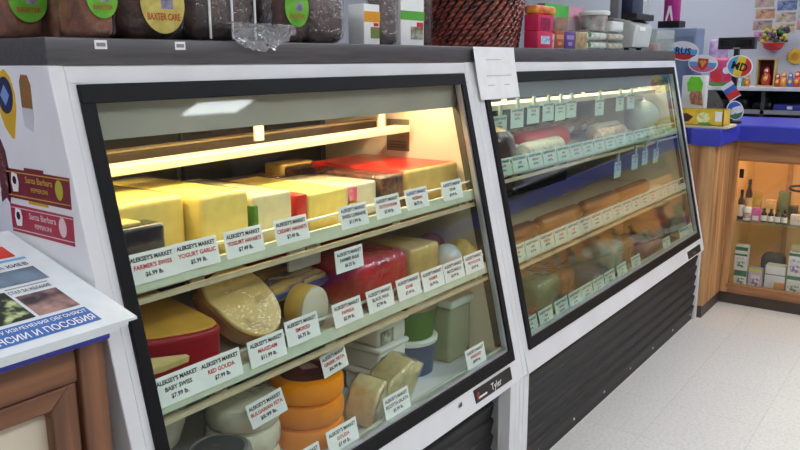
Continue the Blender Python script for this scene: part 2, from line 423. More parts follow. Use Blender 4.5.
up = [(.115, .876, 'FARMER\'S SWISS', '$6.99 lb.', 1, 0, 'white price card in front of the dark wrapped cheese at the left end'),
      (.208, .877, 'YOGURT GARLIC', '$5.99 lb.', 1, 0, 'white price card with red yogurt garlic lettering on the upper cheese shelf'),
      (.319, .877, 'YOGURT HAVARTI', '$7.49 lb.', 1, 0, 'white price card below the second pale yellow cheese block'),
      (.446, .877, 'CREAMY HAVARTI', '$7.49 lb.', 1, 0, 'white price card below the pale cheese with the green sticker'),
      (.641, .874, 'SWISS LORRAINE', '$11.99 lb.', 0, 2, 'white price card with blue heading below the yellow block with red wrapper'),
      (.766, .876, 'DUTCH EDAM', '$7.49 lb.', 1, 0, 'white price card below the cream block, left of the dark speckled loaf'),
      (.885, .877, 'RUSSIAN', '$6.75 lb.', 1, 2, 'white price card between the dark speckled loaf and the red wrapped block'),
      (1.046, .876, 'EDAM', '$5.49 lb.', 3, 2, 'white price card at the right end of the upper cheese shelf')]
for x, z, n, pr, m, hm, lb in up:
    price_card(x, g(z) + .013, z, L3(n, pr, m, hm), lb, GU)
mid = [(.115, .671, 'BABY SWISS', '$7.99 lb.', 0, 'white price card with black baby swiss lettering under the red rind wedge'),
       (.208, .671, 'RED GOUDA', '$7.99 lb.', 1, 'white price card with red gouda lettering under the red rind cheese'),
       (.322, .672, 'MAASDAM', '$11.99 lb.', 1, 'white price card under the large tan film wrapped cheese wheel'),
       (.422, .682, 'SMOKED', '$6.75 lb.', 1, 'white price card in front of the small white round cheese'),
       (.562, .680, 'PAPRIKA', '$5.99 lb.', 1, 'white price card under the purple and gold pack'),
       (.677, .680, 'BLACK WAX', '$7.99 lb.', 0, 'white price card with black lettering under the red bagged loaf'),
       (.788, .680, 'EDAM', '$7.49 lb.', 1, 'white price card below the seam between red loaf and golden block'),
       (.890, .677, 'FARMER', '$6.99 lb.', 1, 'white price card below the golden film wrapped block'),
       (.987, .676, 'MOZZARELLA', '$5.99 lb.', 0, 'white price card in front of the white ball of cheese'),
       (1.088, .676, 'PROVOLONE', '$5.49 lb.', 1, 'white price card at the right end of the middle cheese shelf')]
for x, z, n, pr, m, lb in mid:
    price_card(x, g(z) + .013, z, L3(n, pr, m), lb, GM)
price_card(.625, -.062, .777, L3('FARMER BULK', '$6.25 lb.', 0), 'white price card standing high against the red bagged loaf', GM, rx=-.1)
price_card(.661, g(.445) + .009, .445, L3('RICOTTA SALATA', '$5.99 lb.', 0), 'white price card on the deck beside the wrapped wedges', GB)
price_card(.472, g(.445) + .009, .443, L3('GOUDA', '$7.49 lb.', 1), 'white price card on the deck in front of the orange wheels', GB)
price_card(1.01, g(.445) + .009, .446, L3('SHREDDED', '$4.99 lb.', 1), 'white price card on the deck in front of the big milky box', GB)
price_card(.325, -.105, .548, L3('BULGARIAN FETA', '$5.99 lb.', 1), 'slanted white price card leaning on the white feta wheels', GB, rx=-.1, rz=R(-16), ry=R(-14), w=.08)
price_card(.537, -.092, .572, L3('GREEK FETA', '$6.99 lb.', 1), 'tilted white price card beside the top of the orange wheels', GB, rx=-.1, rz=R(-8), ry=R(-10), w=.07)
price_card(.355, g(.445) + .009, .436, L3('FRENCH FETA', '$6.99 lb.', 0), 'white price card low on the deck under the white feta wheels', GB)

# ------------------------------------------------------------------ cheese on the upper shelf
def block(label, x0, x1, y0, y1, z0, h, cheese, wrapm=None, cut=.0, rz=0., r=.008, name='cheese_block', cat='cheese', group='cheese blocks on the upper shelf', sag=0.):
    """a long block: cut cheese end at the front, wrapper over the rest"""
    w, d = x1 - x0, y1 - y0
    t = thing(name, label, cat, ((x0 + x1) / 2, y0, z0), rz, group)
    if wrapm and cut > 0:
        MB().rbox(-w / 2 + .001, w / 2 - .001, 0, cut + .012, 0, h - .001, r).build('cut_end', cheese, t)
        MB().rbox(-w / 2, w / 2, cut, d, 0, h, r).build('wrapper', wrapm, t)
    else:
        MB().rbox(-w / 2, w / 2, 0, d, 0, h, r).build('cheese_body', cheese, t)
        if wrapm: MB().rbox(-w / 2 - .002, w / 2 + .002, -.002, d + .002, .0005, h + .002, r).build('wrapper', wrapm, t)
    return t
Z1, Z2, Z0 = .866, .663, .401
yel = mat('cheese_yellow', (244, 220, 118), .5, var=.08, scale=40, bump=.05)
pale = mat('cheese_pale', (240, 228, 176), .5, var=.08, scale=40, bump=.05)
cream = mat('cheese_cream', (230, 222, 190), .5, var=.06, scale=40, bump=.05)
gold = mat('cheese_gold', (220, 180, 92), .5, var=.12, scale=30, bump=.05)
tan = mat('cheese_tan', (214, 184, 108), .5, var=.14, scale=24, bump=.06)
redw = mat('wax_red', (214, 44, 34), .28, var=.12, scale=14, bump=.1, bscale=30, coat=.3)
darkw = mat('wrap_navy', (32, 30, 44), .25, var=.3, scale=10, bump=.3, bscale=24, coat=.4)
spk = mat('wrap_speckled', (120, 66, 46), .35, rgb2=(42, 24, 20), scale=60, bump=.3, bscale=60, coat=.2)
t = block('dark navy wrapped cheese block at the left end of the upper shelf', .056, .168, -.026, .026, Z1, .094, gold, darkw)
MB().rbox(-.05, .02, .012, .06, .094, .102, .003).build('tan_flap', tan, t)
block('large yellow cheese block behind the dark wrapped one', .085, .268, .035, .34, Z1, .125, yel, wraps, rz=R(4), r=.012)
block('second pale yellow cheese block on the upper shelf', .272, .392, .0, .34, Z1, .121, yel, wraps, r=.012)
t = block('pale cheese block with a green sticker on its left edge', .402, .512, .0, .30, Z1, .103, pale, wraps)
MB().rbox(-.058, -.046, -.004, .02, .03, .085, .002).build('green_sticker', mat('sticker_green', (90, 140, 50), .5), t)
t = block('yellow block with bright red wrapper along its side', .525, .69, .0, .30, Z1, .085, yel, redw, cut=.0)
for c in list(t.children): bpy.data.objects.remove(c)
MB().rbox(-.045, .085, 0, .03, 0, .084, .006).build('cut_end', yel, t)
MB().rbox(-.045, .086, .03, .3, 0, .085, .008).build('cheese_body', yel, t)
MB().rbox(-.082, -.046, .002, .3, 0, .088, .004).build('wrapper', redw, t)
t = block('cream cheese block with a pink and yellow sticker', .70, .822, .015, .24, Z1, .083, cream, wraps)
MB().box(-.0645, -.0625, .004, .03, .045, .078).box(-.05, -.02, -.0035, -.002, .042, .078).build('pink_sticker', mat('sticker_pink', (214, 70, 110), .5, rgb2=(240, 150, 170), scale=60), t)
MB().box(-.05, -.02, -.0035, -.002, .015, .045).build('yellow_sticker', mat('sticker_yellow', (240, 200, 80), .5), t)
block('dark speckled brown loaf of cheese', .826, .915, .0, .34, Z1, .090, spk, wrap)
block('bright red wrapped block with an olive tan cut end', .925, 1.165, -.005, .34, Z1, .094, tan, redw, cut=.012, r=.01)
block('tan cheese block standing far back on the upper shelf', .84, .97, .36, .43, Z1, .093, gold, wraps)
block('brown wrapped block at the back beside the tan one', .64, .82, .32, .42, Z1, .07, spk, wrap)
block('flat tan cheese behind the large yellow block', .30, .62, .36, .43, Z1, .075, gold, wraps)

# ------------------------------------------------------------------ middle shelf
GMS = 'cheeses on the middle shelf'
rind = mat('rind_red', (164, 18, 34), .35, var=.15, scale=12, coat=.1, spec=.3)
gcut = mat('gouda_cut', (234, 182, 76), .5, spec=.2, var=.14, scale=16, bump=.08)
t = thing('gouda_cheese', 'halved wheel with tan cut top and dark red rind', 'cheese', (.0, .0, Z2 + .01), 0, GMS, rot=(R(5), 0, 0))
gp = [(.054, .20), (.054, .05), (.066, .032), (.10, .004), (.135, -.018), (.175, -.036), (.215, -.048), (.245, -.050), (.262, -.042), (.270, -.024), (.292, .20)]
MB().prism(gp, 0, .088, 'Z').build('rind', rind, t, bevel=.012, seg=4)
MB().prism([((a - .17) * .95 + .17, (c - .08) * .95 + .082) for a, c in gp], .086, .0905, 'Z').build('cut_face', gcut, t, bevel=.002)
settle(t, Z2 + .0006)
t = thing('gouda_cheese', 'small tan wedge with red rind before the halved wheel', 'cheese', (.108, -.040, Z2 + .02), 0, GMS, rot=(R(13), R(3), 0))
wp = [(-.045, .022), (-.05, -.020), (.0, -.024), (.058, -.018), (.056, -.010)]
MB().prism(wp, .050, .062, 'Z').build('cut_face', mat('wedge_cut', (236, 214, 146), .5, var=.12, scale=30), t)
MB().prism(wp, 0, .0505, 'Z').build('rind', rind, t)
settle(t, Z2 + .0006)
# large tan wheel leaning back
holes = mat('swiss_paste', (230, 196, 116), .4, rgb2=(176, 128, 60), scale=20, bump=.3, bscale=20, ramp=(.28, .45), coat=.2)
rindt = mat('rind_tan', (190, 136, 66), .4, var=.2, scale=16)
t = thing('swiss_cheese', 'large tan cheese wheel portion in shiny film leaning back', 'cheese', (.398, -.058, Z2 + .05), 0, GMS, rot=(R(-40), 0, R(-4)))
out = [(.068 * math.cos(math.pi + math.pi * i / 24), .085 + .085 * math.sin(math.pi + math.pi * i / 24)) for i in range(25)] + [(.066, .135), (.05, .17), (-.05, .17), (-.066, .14)]
RY = Matrix.Rotation(R(-24), 4, 'Y')
def inpl(y0, y1, k, nm, m):
    b = MB(); b.M = RY; b.prism([(a * k, (c - .1) * k + .1) for a, c in out], y0, y1, 'Y'); b.build(nm, m, t, bevel=.006)
inpl(0, .008, 1., 'cut_face', holes); inpl(.008, .05, 1.01, 'rind', rindt); inpl(-.003, .053, 1.02, 'film', wrap); settle(t, Z2 + .0006)
t = thing('cheese_drum', 'small white round cheese facing the glass', 'cheese', (.505, -.066, Z2 + .0535), 0, GMS, rot=(R(-90), 0, R(8)))
MB().cyl(.050, .0, .008, n=40, bev=.004).build('cut_face', mat('cheese_white', (214, 208, 186), .5, var=.06), t)
MB().cyl(.052, .006, .05, n=40, bev=.006).build('rind', gold, t)
# purple / gold pack
def stripes(key, cols, axis=0, scale=30):
    if key in MATS: return MATS[key]
    m = mat(key, cols[0], .3, rgb2=cols[1], scale=scale, stretch=(1, 4, 1), ramp=(.42, .58), bump=.2, bscale=30, coat=.3)
    cr = [n for n in m.node_tree.nodes if n.type == 'VALTORGB'][0]
    for i, c in enumerate(cols[2:]):
        e = cr.color_ramp.elements.new(.5 + .08 * (i + 1)); e.color = lin(c)
    return m
block('brown carton of cheese under the purple foil pack', .535, .635, .04, .16, Z2 + .0003, .055, mat('carton_brown', (176, 104, 56), .6, rgb2=(120, 66, 38), scale=26), None, name='cheese_carton', group=GMS)
t = thing('foil_pack', 'purple and gold foil cheese pack lying flat', 'cheese', (.555, .036, Z2 + .060), 0, GMS, rot=(R(9), 0, R(4)))
MB().rbox(-.10, .09, -.015, .13, 0, .036, .012).build('foil', stripes('foil_purple', [(110, 80, 124), (214, 178, 104), (226, 198, 140)], scale=9), t)
MB().rbox(-.102, .092, -.017, .01, .010, .026, .004).build('blue_band', mat('foil_blue', (104, 118, 180), .3, coat=.3), t)
redb = mat('bag_red', (200, 28, 32), .22, var=.3, scale=14, bump=.5, bscale=22, coat=.5)
t = block('dark red loaf of cheese in a glossy bag', .655, .865, -.06, .16, Z2, .118, redb, None, r=.03, group=GMS)
MB().rbox(-.108, .108, -.004, .224, 0, .122, .03).build('bag', wrap, t)
t = block('bright red wrapped cheese loaf lying behind the bagged one', .50, .98, .19, .36, Z2 + .0003, .168, redw, None, r=.02, group=GMS)
t = block('golden cheese block in clear film beside the bagged loaf', .87, 1.0, -.055, .16, Z2, .108, tan, wraps, r=.012, group=GMS)
t = block('white paper packet leaning over the foil pack', .548, .655, .052, .062, Z2 + .106, .05, cardw, None, r=.004, name='paper_packet', group=GMS)
t = thing('cheese_ball', 'white ball of cheese in plastic on the middle shelf', 'cheese', (1.062, -.036, Z2), 0, GMS)
MB().ball((0, 0, .0425), .042, 24, 14).build('cheese_body', mat('ball_white', (205, 214, 220), .3, coat=.4, var=.06), t)
t = thing('smoked_cheese', 'tan rounded smoked cheese at the right end of the middle shelf', 'cheese', (1.133, -.04, Z2), 0, GMS)
MB().ball((0, 0, .0425), .042, 24, 14, sx=.8).build('cheese_body', tan, t)
t = thing('smoked_cheese', 'brown rounded smoked cheese behind the white ball', 'cheese', (1.125, .06, Z2), 0, GMS)
MB().ball((0, 0, .0465), .045, 24, 14).build('cheese_body', mat('smoke_brown', (134, 78, 44), .35, var=.2), t)

# ------------------------------------------------------------------ deck of the cheese case
GD = 'cheeses and tubs on the deck'
fe = mat('feta_white', (232, 228, 206), .4, var=.08, scale=18, bump=.15, coat=.2)
t = thing('dip_tub', 'amber tub with a dark printed lid low in the case', 'tub', (.213, -.083, Z0), 0, GD)
MB().lathe([(.05, 0), (.060, .01), (.063, .11), (.058, .118)], n=40).build('body', mat('amber', (196, 106, 40), .25, var=.2, coat=.4), t)
ld = MB().lathe([(.060, .118), (.060, .125), (.054, .130), (.05, .128), (.0001, .128)], n=40).build('lid', mat('lid_clear', (120, 120, 122), .2), t)
MB().cyl(.047, .1285, .130, n=40).build('lid_label', mat('lid_dark', (44, 52, 54), .4, rgb2=(140, 60, 60), scale=40, ramp=(.3, .36)), ld)
t = thing('cheese_bowl', 'white rounded bowl of cheese at the lower left corner', 'bowl', (.135, .045, Z0), 0, GD)
MB().lathe([(.05, 0), (.056, .07), (.04, .11), (.070, .135), (.082, .17), (.084, .2), (.076, .208), (.0001, .212)], n=40).build('bowl', mat('bowl_white', (206, 200, 184), .35, var=.05), t)
fw1 = None
for i, lb in enumerate(('white feta wheel at the bottom of its stack of three', 'white feta wheel in the middle of its stack of three', 'white feta wheel on top of its stack of three')):
    t = thing('feta_cheese', lb, 'cheese', (.340 + .002 * i, .0 - .002 * i, Z0 + i * .055), i * .7, 'feta wheels in a stack')
    MB().cyl(.077, 0, .0545, n=40, bev=.014).build('cheese_body', fe, t)
    MB().cyl(.0783, -.0, .0548, n=40, bev=.014).build('film', wrap, t)
orw = mat('wax_orange', (255, 152, 2), .5, var=.08, scale=10, coat=0, spec=.1)
for i, lb in enumerate(('orange waxed cheese wheel at the bottom of its stack', 'orange waxed cheese wheel in the middle of its stack', 'orange waxed cheese wheel with dark label topping its stack')):
    t = thing('gouda_cheese', lb, 'cheese', (.518 + .001 * i, -.016, Z0 + i * .0535), i * .5, 'orange wheels in a stack')
    MB().cyl(.083, 0, .053, n=48, bev=.014).build('wax', orw, t)
    if i == 2:
        lb_ = MB().cyl(.060, .0531, .0537, n=40).build('label', mat('label_dark', (70, 44, 36), .4, rgb2=(130, 40, 34), scale=30), t)
        MB().prism([(.005, -.03), (.04, -.02), (.036, .012), (.004, .006)], .0538, .0542, 'Z').build('label_patch', mat('label_patch', (220, 200, 190), .4, rgb2=(190, 60, 50), scale=40), lb_)
shiny = film('wedge_film', haze=.02, bump=.9, bscale=30, gain=2.4, rough=.06)
wed = mat('wedge_white', (236, 220, 166), .4, var=.14, scale=40, bump=.2, bscale=40)
for (x, y, z, rx, ry, rz, lb, s) in ((.655, -.088, Z0 + .012, 8, -12, 10, 'pale film wrapped cheese wedge lying beside the orange wheels', .85), (.760, -.083, Z0 + .045, 6, 30, -4, 'upright film wrapped cheese wedge propped against the white tubs', 1.0)):
    t = thing('cheese_wedge', lb, 'cheese', (x, y, z), 0, 'wrapped cheese wedges', rot=(R(rx), R(ry), R(rz)))
    pr = [(-.05 * s, -.035 * s), (.045 * s, -.035 * s), (.036 * s, .075 * s), (-.012 * s, .07 * s), (-.052 * s, .012 * s)]
    MB().prism(pr, -.03, .045, 'Y').build('cheese_body', wed, t, bevel=.006)
    MB().prism([(a * 1.04, b * 1.04) for a, b in pr], -.032, .047, 'Y').build('film', shiny, t, bevel=.006); settle(t, Z0)
tubw = mat('tub_white', (232, 236, 228), .35, var=.05)
def rect_tub(label, x, y, z, w, d, h, group):
    t = thing('food_tub', label, 'tub', (x, y, z), 0, group)
    MB().rbox(-w / 2 + .006, w / 2 - .006, -d / 2 + .006, d / 2 - .006, 0, h - .012, .012).build('body', tubw, t)
    MB().rbox(-w / 2, w / 2, -d / 2, d / 2, h - .014, h, .006).build('lid', white, t)
    lg = MB().box(-w / 2 + .012, .0, -d / 2 + .0045, -d / 2 + .0058, .008, h - .024).build('print', mat('tub_print', (60, 90, 66), .5, rgb2=(200, 206, 196), scale=60), t)
    return t
for i, lb in enumerate(('white lidded food tub at the bottom of its stack of three', 'white lidded food tub in the middle of its stack of three', 'white lidded food tub on top, dark green print on its front')):
    rect_tub(lb, .828, .032, Z0 + i * .066, .128, .13, .066, 'white food tubs in a stack')
def round_tub(label, x, y, z, c, clear, group):
    t = thing('round_tub', label, 'tub', (x, y, z), 0, group)
    MB().lathe([(.066, 0), (.075, .08 if clear else .095)], n=40).build('print', c, t)
    if clear: MB().lathe([(.0752, .08), (.077, .105)], n=40).build('clear_wall', mat('tub_rim', (140, 128, 112), .3, rgb2=(190, 60, 50), scale=40, ramp=(.3, .4)), t)
    h = .105 if clear else .095
    MB().lathe([(.078, h - .006), (.079, h + .004), (.075, h + .008), (.0001, h + .006)], n=40).build('lid', white, t)
    return t
round_tub('blue printed round tub under the green one', .973, .028, Z0, mat('tub_blue', (66, 92, 128), .4, rgb2=(150, 70, 60), scale=24, ramp=(.25, .32)), False, 'round tubs in a stack')
round_tub('green printed round tub with white lid on the blue one', .973, .028, Z0 + .1035, mat('tub_green', (54, 110, 40), .4, rgb2=(120, 60, 44), scale=20, ramp=(.25, .32)), True, 'round tubs in a stack')
t = thing('storage_box', 'big milky plastic box with white lid at the right end', 'plastic box', (1.113, .088, Z0), 0)
MB().rbox(-.056, .056, -.14, .14, 0, .165, .012).build('body', clearg, t)
MB().rbox(-.048, .048, -.13, .13, .004, .13, .012).build('contents', mat('shredded', (176, 172, 104), .7, var=.3, scale=60, bump=.4), t)
MB().rbox(-.060, .060, -.148, .148, .162, .185, .008).build('lid', mat('lid_frost', (206, 222, 214), .4), t)

# ------------------------------------------------------------------ sausages and packs in the far case
Y1, Y2, Y0 = .9045, .649, .401
GS = 'sausages on the upper shelf of the far case'
def log(label, x, y, z, L, r, rz, m, name='sausage', group=GS, caps=None, sz=1.):
    t = thing(name, label, 'sausage', (x, y, z), rz, group)
    b = MB(); b.M = Matrix.Rotation(R(90), 4, 'Y')
    pr = [(.0001, -L / 2), (r * .45, -L / 2 + .004), (r * .8, -L / 2 + r * .3), (r, -L / 2 + r * .8), (r * 1.02, 0), (r, L / 2 - r * .8), (r * .8, L / 2 - r * .3), (r * .45, L / 2 - .004), (.0001, L / 2)]
    b.lathe(pr, (-r, 0, 0), 24)
    o = b.build('casing', m, t)
    c = MB()
    for s in (-1, 1):
        c.ball((s * (L / 2 + .004), 0, r), .007, 10, 6)
    c.build('end_clip', caps or alu, t)
    return t
ham = mat('ham_brown', (78, 44, 44), .3, var=.3, scale=14, bump=.2, coat=.3)
sp1 = mat('salami_white', (216, 206, 184), .5, rgb2=(150, 110, 90), scale=60, ramp=(.3, .42), bump=.2)
sp2 = mat('salami_red', (226, 50, 30), .35, var=.25, scale=20, coat=.3)
sp3 = mat('salami_brown', (150, 82, 58), .4, rgb2=(210, 180, 150), scale=40, ramp=(.45, .7), coat=.2)
sp4 = mat('salami_grey', (150, 140, 120), .5, var=.3, scale=30)
t = thing('smoked_ham', 'dark brown smoked ham at the left of the far case', 'ham', (1.46, .056, Y1), 0)
MB().lathe([(.05, 0), (.078, .02), (.088, .055), (.08, .095), (.06, .115), (.0001, .12)], n=32, sy=.8).build('meat', ham, t)
MB().lathe([(.055, .114), (.03, .124), (.0001, .126)], n=24, sy=.8).build('cut_face', mat('ham_cut', (222, 190, 140), .5, rgb2=(120, 60, 40), scale=50), t)
log('white mottled salami lying at the front of the far case', 1.74, .022, Y1, .32, .034, R(3), sp1)
log('bright red sausage lying behind the white mottled salami', 1.93, .115, Y1, .44, .042, R(4), sp2, caps=inkw)
log('brown salami with a pale end behind the red sausage', 1.96, .215, Y1, .30, .04, R(3), sp3)
log('grey mottled sausage at the back of the far case', 1.60, .25, Y1, .30, .045, R(0), sp4)
log('tan salami right of the red sausage', 2.38, .034, Y1, .36, .033, R(5), sp3)
log('pale mottled salami resting behind the tan salami', 2.54, .118, Y1, .34, .034, R(4), sp1)
rl = None
for i in range(8):
    x = 2.19 + i * .066; y = .155 + .02 * (i % 2)
    lb = 'small brown sausage roll, %s from the red sausage in its row' % ('first', 'second', 'third', 'fourth', 'fifth', 'sixth', 'seventh', 'eighth')[i]
    if rl is None:
        rl = thing('sausage_roll', lb, 'sausage', (x, y + .07, Y1), R(80), 'short sausage rolls')
        b = MB(); b.M = Matrix.Rotation(R(90), 4, 'Y'); b.lathe([(.0001, -.05), (.02, -.045), (.03, -.03), (.031, 0), (.03, .03), (.02, .045), (.0001, .05)], (-.05, 0, 0), 20)
        b.build('casing', sp3, rl); MB().ball((-.05, 0, .05), .012, 10, 6).build('tied_end', inkw, rl)
    else: dup(rl, (x, y + .07, Y1), R(80), lb)
t = thing('meat_bag', 'clear bag of pale meat at the right of the upper sausage shelf', 'bag', (2.84, .06, Y1), 0)
MB().ball((0, 0, .075), .08, 24, 14, sx=1.25, sy=.9, sz=.93).build('contents', mat('pale_meat', (186, 190, 172), .5, var=.15, scale=20, bump=.2), t)
MB().ball((0, 0, .079), .084, 24, 14, sx=1.27, sy=.92, sz=.94).lathe([(.03, .148), (.012, .158), (.025, .168)], n=16).build('film', wrap, t)

# middle shelf of the far case : made-up logs standing in for the wooden counter's reflection
GK = 'logs standing in for the counter reflection in the far case'
brl = mat('log_brown', (92, 56, 36), .4, var=.25, scale=14, coat=.2)
brm = mat('log_amber', (130, 82, 46), .4, var=.2, scale=14, coat=.2)
for i, (x, L_, m, lb) in enumerate(((1.48, .34, brl, 'dark brown stand-in log for the counter reflection, left of the middle sausage shelf'), (1.85, .34, brm, 'amber stand-in log for the counter reflection, second from left on the middle sausage shelf'),
                                    (2.22, .34, brl, 'dark brown stand-in log for the counter reflection, centre of the middle sausage shelf'), (2.59, .34, brm, 'amber stand-in log for the counter reflection, right of centre on the sausage shelf'))):
    log(lb, x, .0, Y2, L_, .031, 0, m, name='standin_log', group=GK)
# deck packs
GP = 'vacuum packs on the deck of the far case'
pk_cols = [((150, 50, 44), 'red'), ((120, 140, 110), 'green grey'), ((176, 108, 60), 'amber'), ((86, 92, 116), 'slate blue'), ((150, 170, 160), 'pale teal'), ((196, 120, 70), 'orange'), ((150, 100, 130), 'mauve'), ((96, 62, 44), 'brown')]
for i in range(8):
    x = 1.40 + i * .2
    c, nm = pk_cols[i]
    t = thing('vacuum_pack', '%s vacuum pack of meat lying on the far case deck' % nm, 'meat pack', (x, -.062 + .025 * (i % 3), Y0), R(random.uniform(-9, 9)), GP)
    h = .07 + .03 * ((i * 5) % 3)
    MB().rbox(-.085, .085, -.06, .12, 0, h, .025).build('meat', mat('pack_%d' % i, c, .3, var=.35, scale=18, bump=.3, coat=.3), t)
    MB().rbox(-.09, .09, -.066, .126, 0.0002, h + .004, .02).build('film', wrap, t)

# price cards of the far case
ORD = ('first', 'second', 'third', 'fourth', 'fifth', 'sixth', 'seventh', 'eighth', 'ninth', 'tenth', 'eleventh', 'twelfth', 'thirteenth', 'fourteenth', 'fifteenth', 'sixteenth')
names2 = ['SALAMI', 'HAM', 'KIELBASA', 'BOLOGNA', 'SUJUK', 'LIVERWURST', 'PASTRAMI', 'CERVELAT']
card_t = mat('card_tint', (206, 226, 216), .6, var=.05, scale=30)
proto = {}
def far_card(x, y, z, k, label, group, rx, w=.094, h=.049, cat='price card', clip=False, name='price_card', rz=0.):
    key = (k % 3, w, h, clip)
    if key not in proto:
        o = MB().box(-w / 2, w / 2, -.0007, .0007, 0, h).build(name, card_t); tag(o, label, cat, group)
        b = MB()
        hh = .0100 if w > .08 else .0075
        zz = h - .013
        for s, m in ((HD, 0), (names2[k % 8], 1), ('$%d.99 lb.' % (4 + k % 5), 0)):
            b.text(s, hh, FT(0, -.0013, zz), m, w * .9, bold=.03); zz -= hh * 1.3
        b.build('lettering', INKS, o)
        if clip: MB().box(-.008, .008, -.004, .003, h - .004, h + .034).build('clip', mat('clip_clear', (190, 196, 176), .3), o)
        proto[key] = o
    else:
        s = proto[key]; o = s.copy(); COL.objects.link(o); o['label'] = label; o['group'] = group
        for ch in s.children:
            c = ch.copy(); COL.objects.link(c); c.parent = o
    o.location = (x, y, z); o.rotation_euler = (rx, 0, rz)
    return o
for i in range(15):
    z = .905; x = 1.33 + i * .104
    far_card(x, g(z) + .012, z, i, 'pale price card, %s from the left on the upper sausage rail' % ORD[i], 'price cards on the upper sausage rail', -th)
for i in range(16):
    z = .653; x = 1.325 + i * .1
    far_card(x, g(z) + .012, z, i, 'pale price card, %s from the left on the middle sausage rail' % ORD[i], 'price cards on the middle sausage rail', -th)
for i, x in enumerate((1.325, 1.432, 1.545, 1.65, 1.747, 1.85, 1.955, 2.075, 2.225, 2.60, 2.83, 2.93)):
    z = .440
    far_card(x, g(z) + .011, z, i, 'pale price card, %s from the left on the deck rail of the far case' % ORD[i], 'price cards on the deck rail of the far case', -th)
for i, (x, zb) in enumerate(((1.40, 1.004), (1.50, .998), (1.615, 1.018), (1.73, 1.024), (1.845, 1.026), (1.945, 1.022), (2.04, 1.026), (2.31, 1.018), (2.53, 1.024), (2.66, 1.026))):
    far_card(x, .052, zb, i, 'pale hanging price card, %s from the left under the far case lamp' % ORD[i], 'price cards clipped under the far case lamp', 0, w=.088, h=.066, clip=True)
for i, (x, zb) in enumerate(((2.24, .765), (2.43, .775), (2.55, .78), (2.69, .775))):
    far_card(x, g(.8) + .035, zb + .02, i, 'pale price card hanging below the upper sausage shelf, %s from the left' % ORD[i], 'price cards hanging below the upper sausage shelf', 0, w=.07, h=.062, clip=True)

# ------------------------------------------------------------------ paper sign taped to the slab
t = thing('paper_sign', 'blank looking white paper sign taped over the seam of the cases', 'paper sign', (1.345, -.006, 1.27), 0)
def sheet(u, v):
    z = -.146 * (1 - v); wv = .003 * math.sin(u * 5) * (1 - v)
    return (-.118 + u * .236 + .012 * (1 - v), -.004 - .022 * (1 - v) ** 1.2 - wv, z + .002)
MB().grid(sheet, 10, 10).build('sheet', cardw, t)
b = MB()
for (u0, u1, v) in ((.25, .62, .75), (.2, .8, .44), (.62, .85, .44), (.2, .36, .26), (.62, .76, .26)):
    b.grid(lambda u, v2: tuple(Vector(sheet(u0 + (u1 - u0) * u, v + .018 * v2)) + Vector((0, -.0012, 0))), 4, 1)
b.build('faint_print', mat('faint_print', (214, 198, 202), .7), t)

# ------------------------------------------------------------------ small shelf-edge stickers on the slab
for i, (x, lb) in enumerate(((.092, 'small white price sticker on the slab below the green label loaves'), (.247, 'small white price sticker on the slab below the yellow label loaf'))):
    o = MB().box(-.011, .011, -.0008, .0, -.007, .007).build('price_sticker', cardw, None, (x, -.0002, 1.2625)); tag(o, lb, 'sticker', 'small price stickers on the slab')
    MB().box(-.008, .008, -.0012, -.0008, -.003, .003).build('print', inkgrey, o)

# ------------------------------------------------------------------ breads on top of the cases
ZT = 1.2732
bread = mat('rye_bread', (158, 104, 78), .7, rgb2=(104, 62, 48), scale=24, bump=.5, bscale=50)
bread2 = mat('dark_rye', (98, 66, 58), .7, rgb2=(62, 40, 38), scale=24, bump=.5, bscale=50)
labg = mat('label_green', (120, 196, 60), .45, rgb2=(84, 160, 40), scale=30)
laby = mat('label_yellow', (216, 204, 116), .45, rgb2=(190, 170, 80), scale=40)
def loaf(label, x0, x1, y0, d, h, m, lab=None, text=None, group='bagged breads on the case top', rz=0., lz=.06, lw=None, wrapm=None):
    w = x1 - x0
    t = thing('bread_loaf', label, 'bread', ((x0 + x1) / 2, y0, ZT), rz, group)
    b = MB(); b.rbox(-w / 2, w / 2, 0, d, 0, h, min(w, h) * .28, seg=4)
    b.build('crumb', m, t)
    MB().rbox(-w / 2 - .003, w / 2 + .003, -.003, d + .003, .0, h + .004, min(w, h) * .26, seg=4).build('bag', wrapm or wrap, t)
    if lab:
        lw = lw or w * .48
        o = MB(); o.M = Matrix.Translation((w * .06, -.0042, lz)) @ Matrix.Rotation(R(90), 4, 'X')
        o.lathe([(lw, 0), (lw, .0008)], n=40, sy=1.12)
        lo = o.build('label', lab, t)
        if text:
            o = MB(); o.text(text[0], lw * .36, FT(w * .06, -.0056, lz - lw * .62), 0, lw * 1.5, bold=.02)
            o.build('lettering', mat('ink_brick', (190, 70, 40), .6), lo)
            o = MB(); o.box(w * .06 - lw * .1, w * .06 + lw * .45, -.0054, -.0051, lz - lw * .2, lz + lw * .3)
            o.build('picture', mat('label_picture', (170, 166, 190), .5, rgb2=(110, 100, 130), scale=60), lo)
    return t
loaf('bagged brown loaf with green label cut off by the left edge', -.0 + .004, .055, .26, .2, .13, bread, labg, None, lz=.07)
loaf('bagged brown loaf with green label at the slab corner', .010, .077, .13, .1, .14, bread, labg, ('BAXTER',), lz=.062)
loaf('bagged brown loaf with green label between two others', .084, .122, .105, .12, .14, bread, labg, ('BAXTER',), lz=.062)
loaf('bagged brown loaf with green label left of the dark loaf', .074, .132, .012, .08, .14, bread, labg, ('BAXTER',), lz=.062)
loaf('wide dark loaf with round yellow label', .160, .296, .03, .14, .17, bread2, laby, ('BAXTER CARE',), lz=.062, lw=.046)
t = loaf('dark loaf in a crinkly bag hanging over the slab edge', .322, .49, .045, .16, .17, bread2, None, wrapm=crinkle)
b = MB()
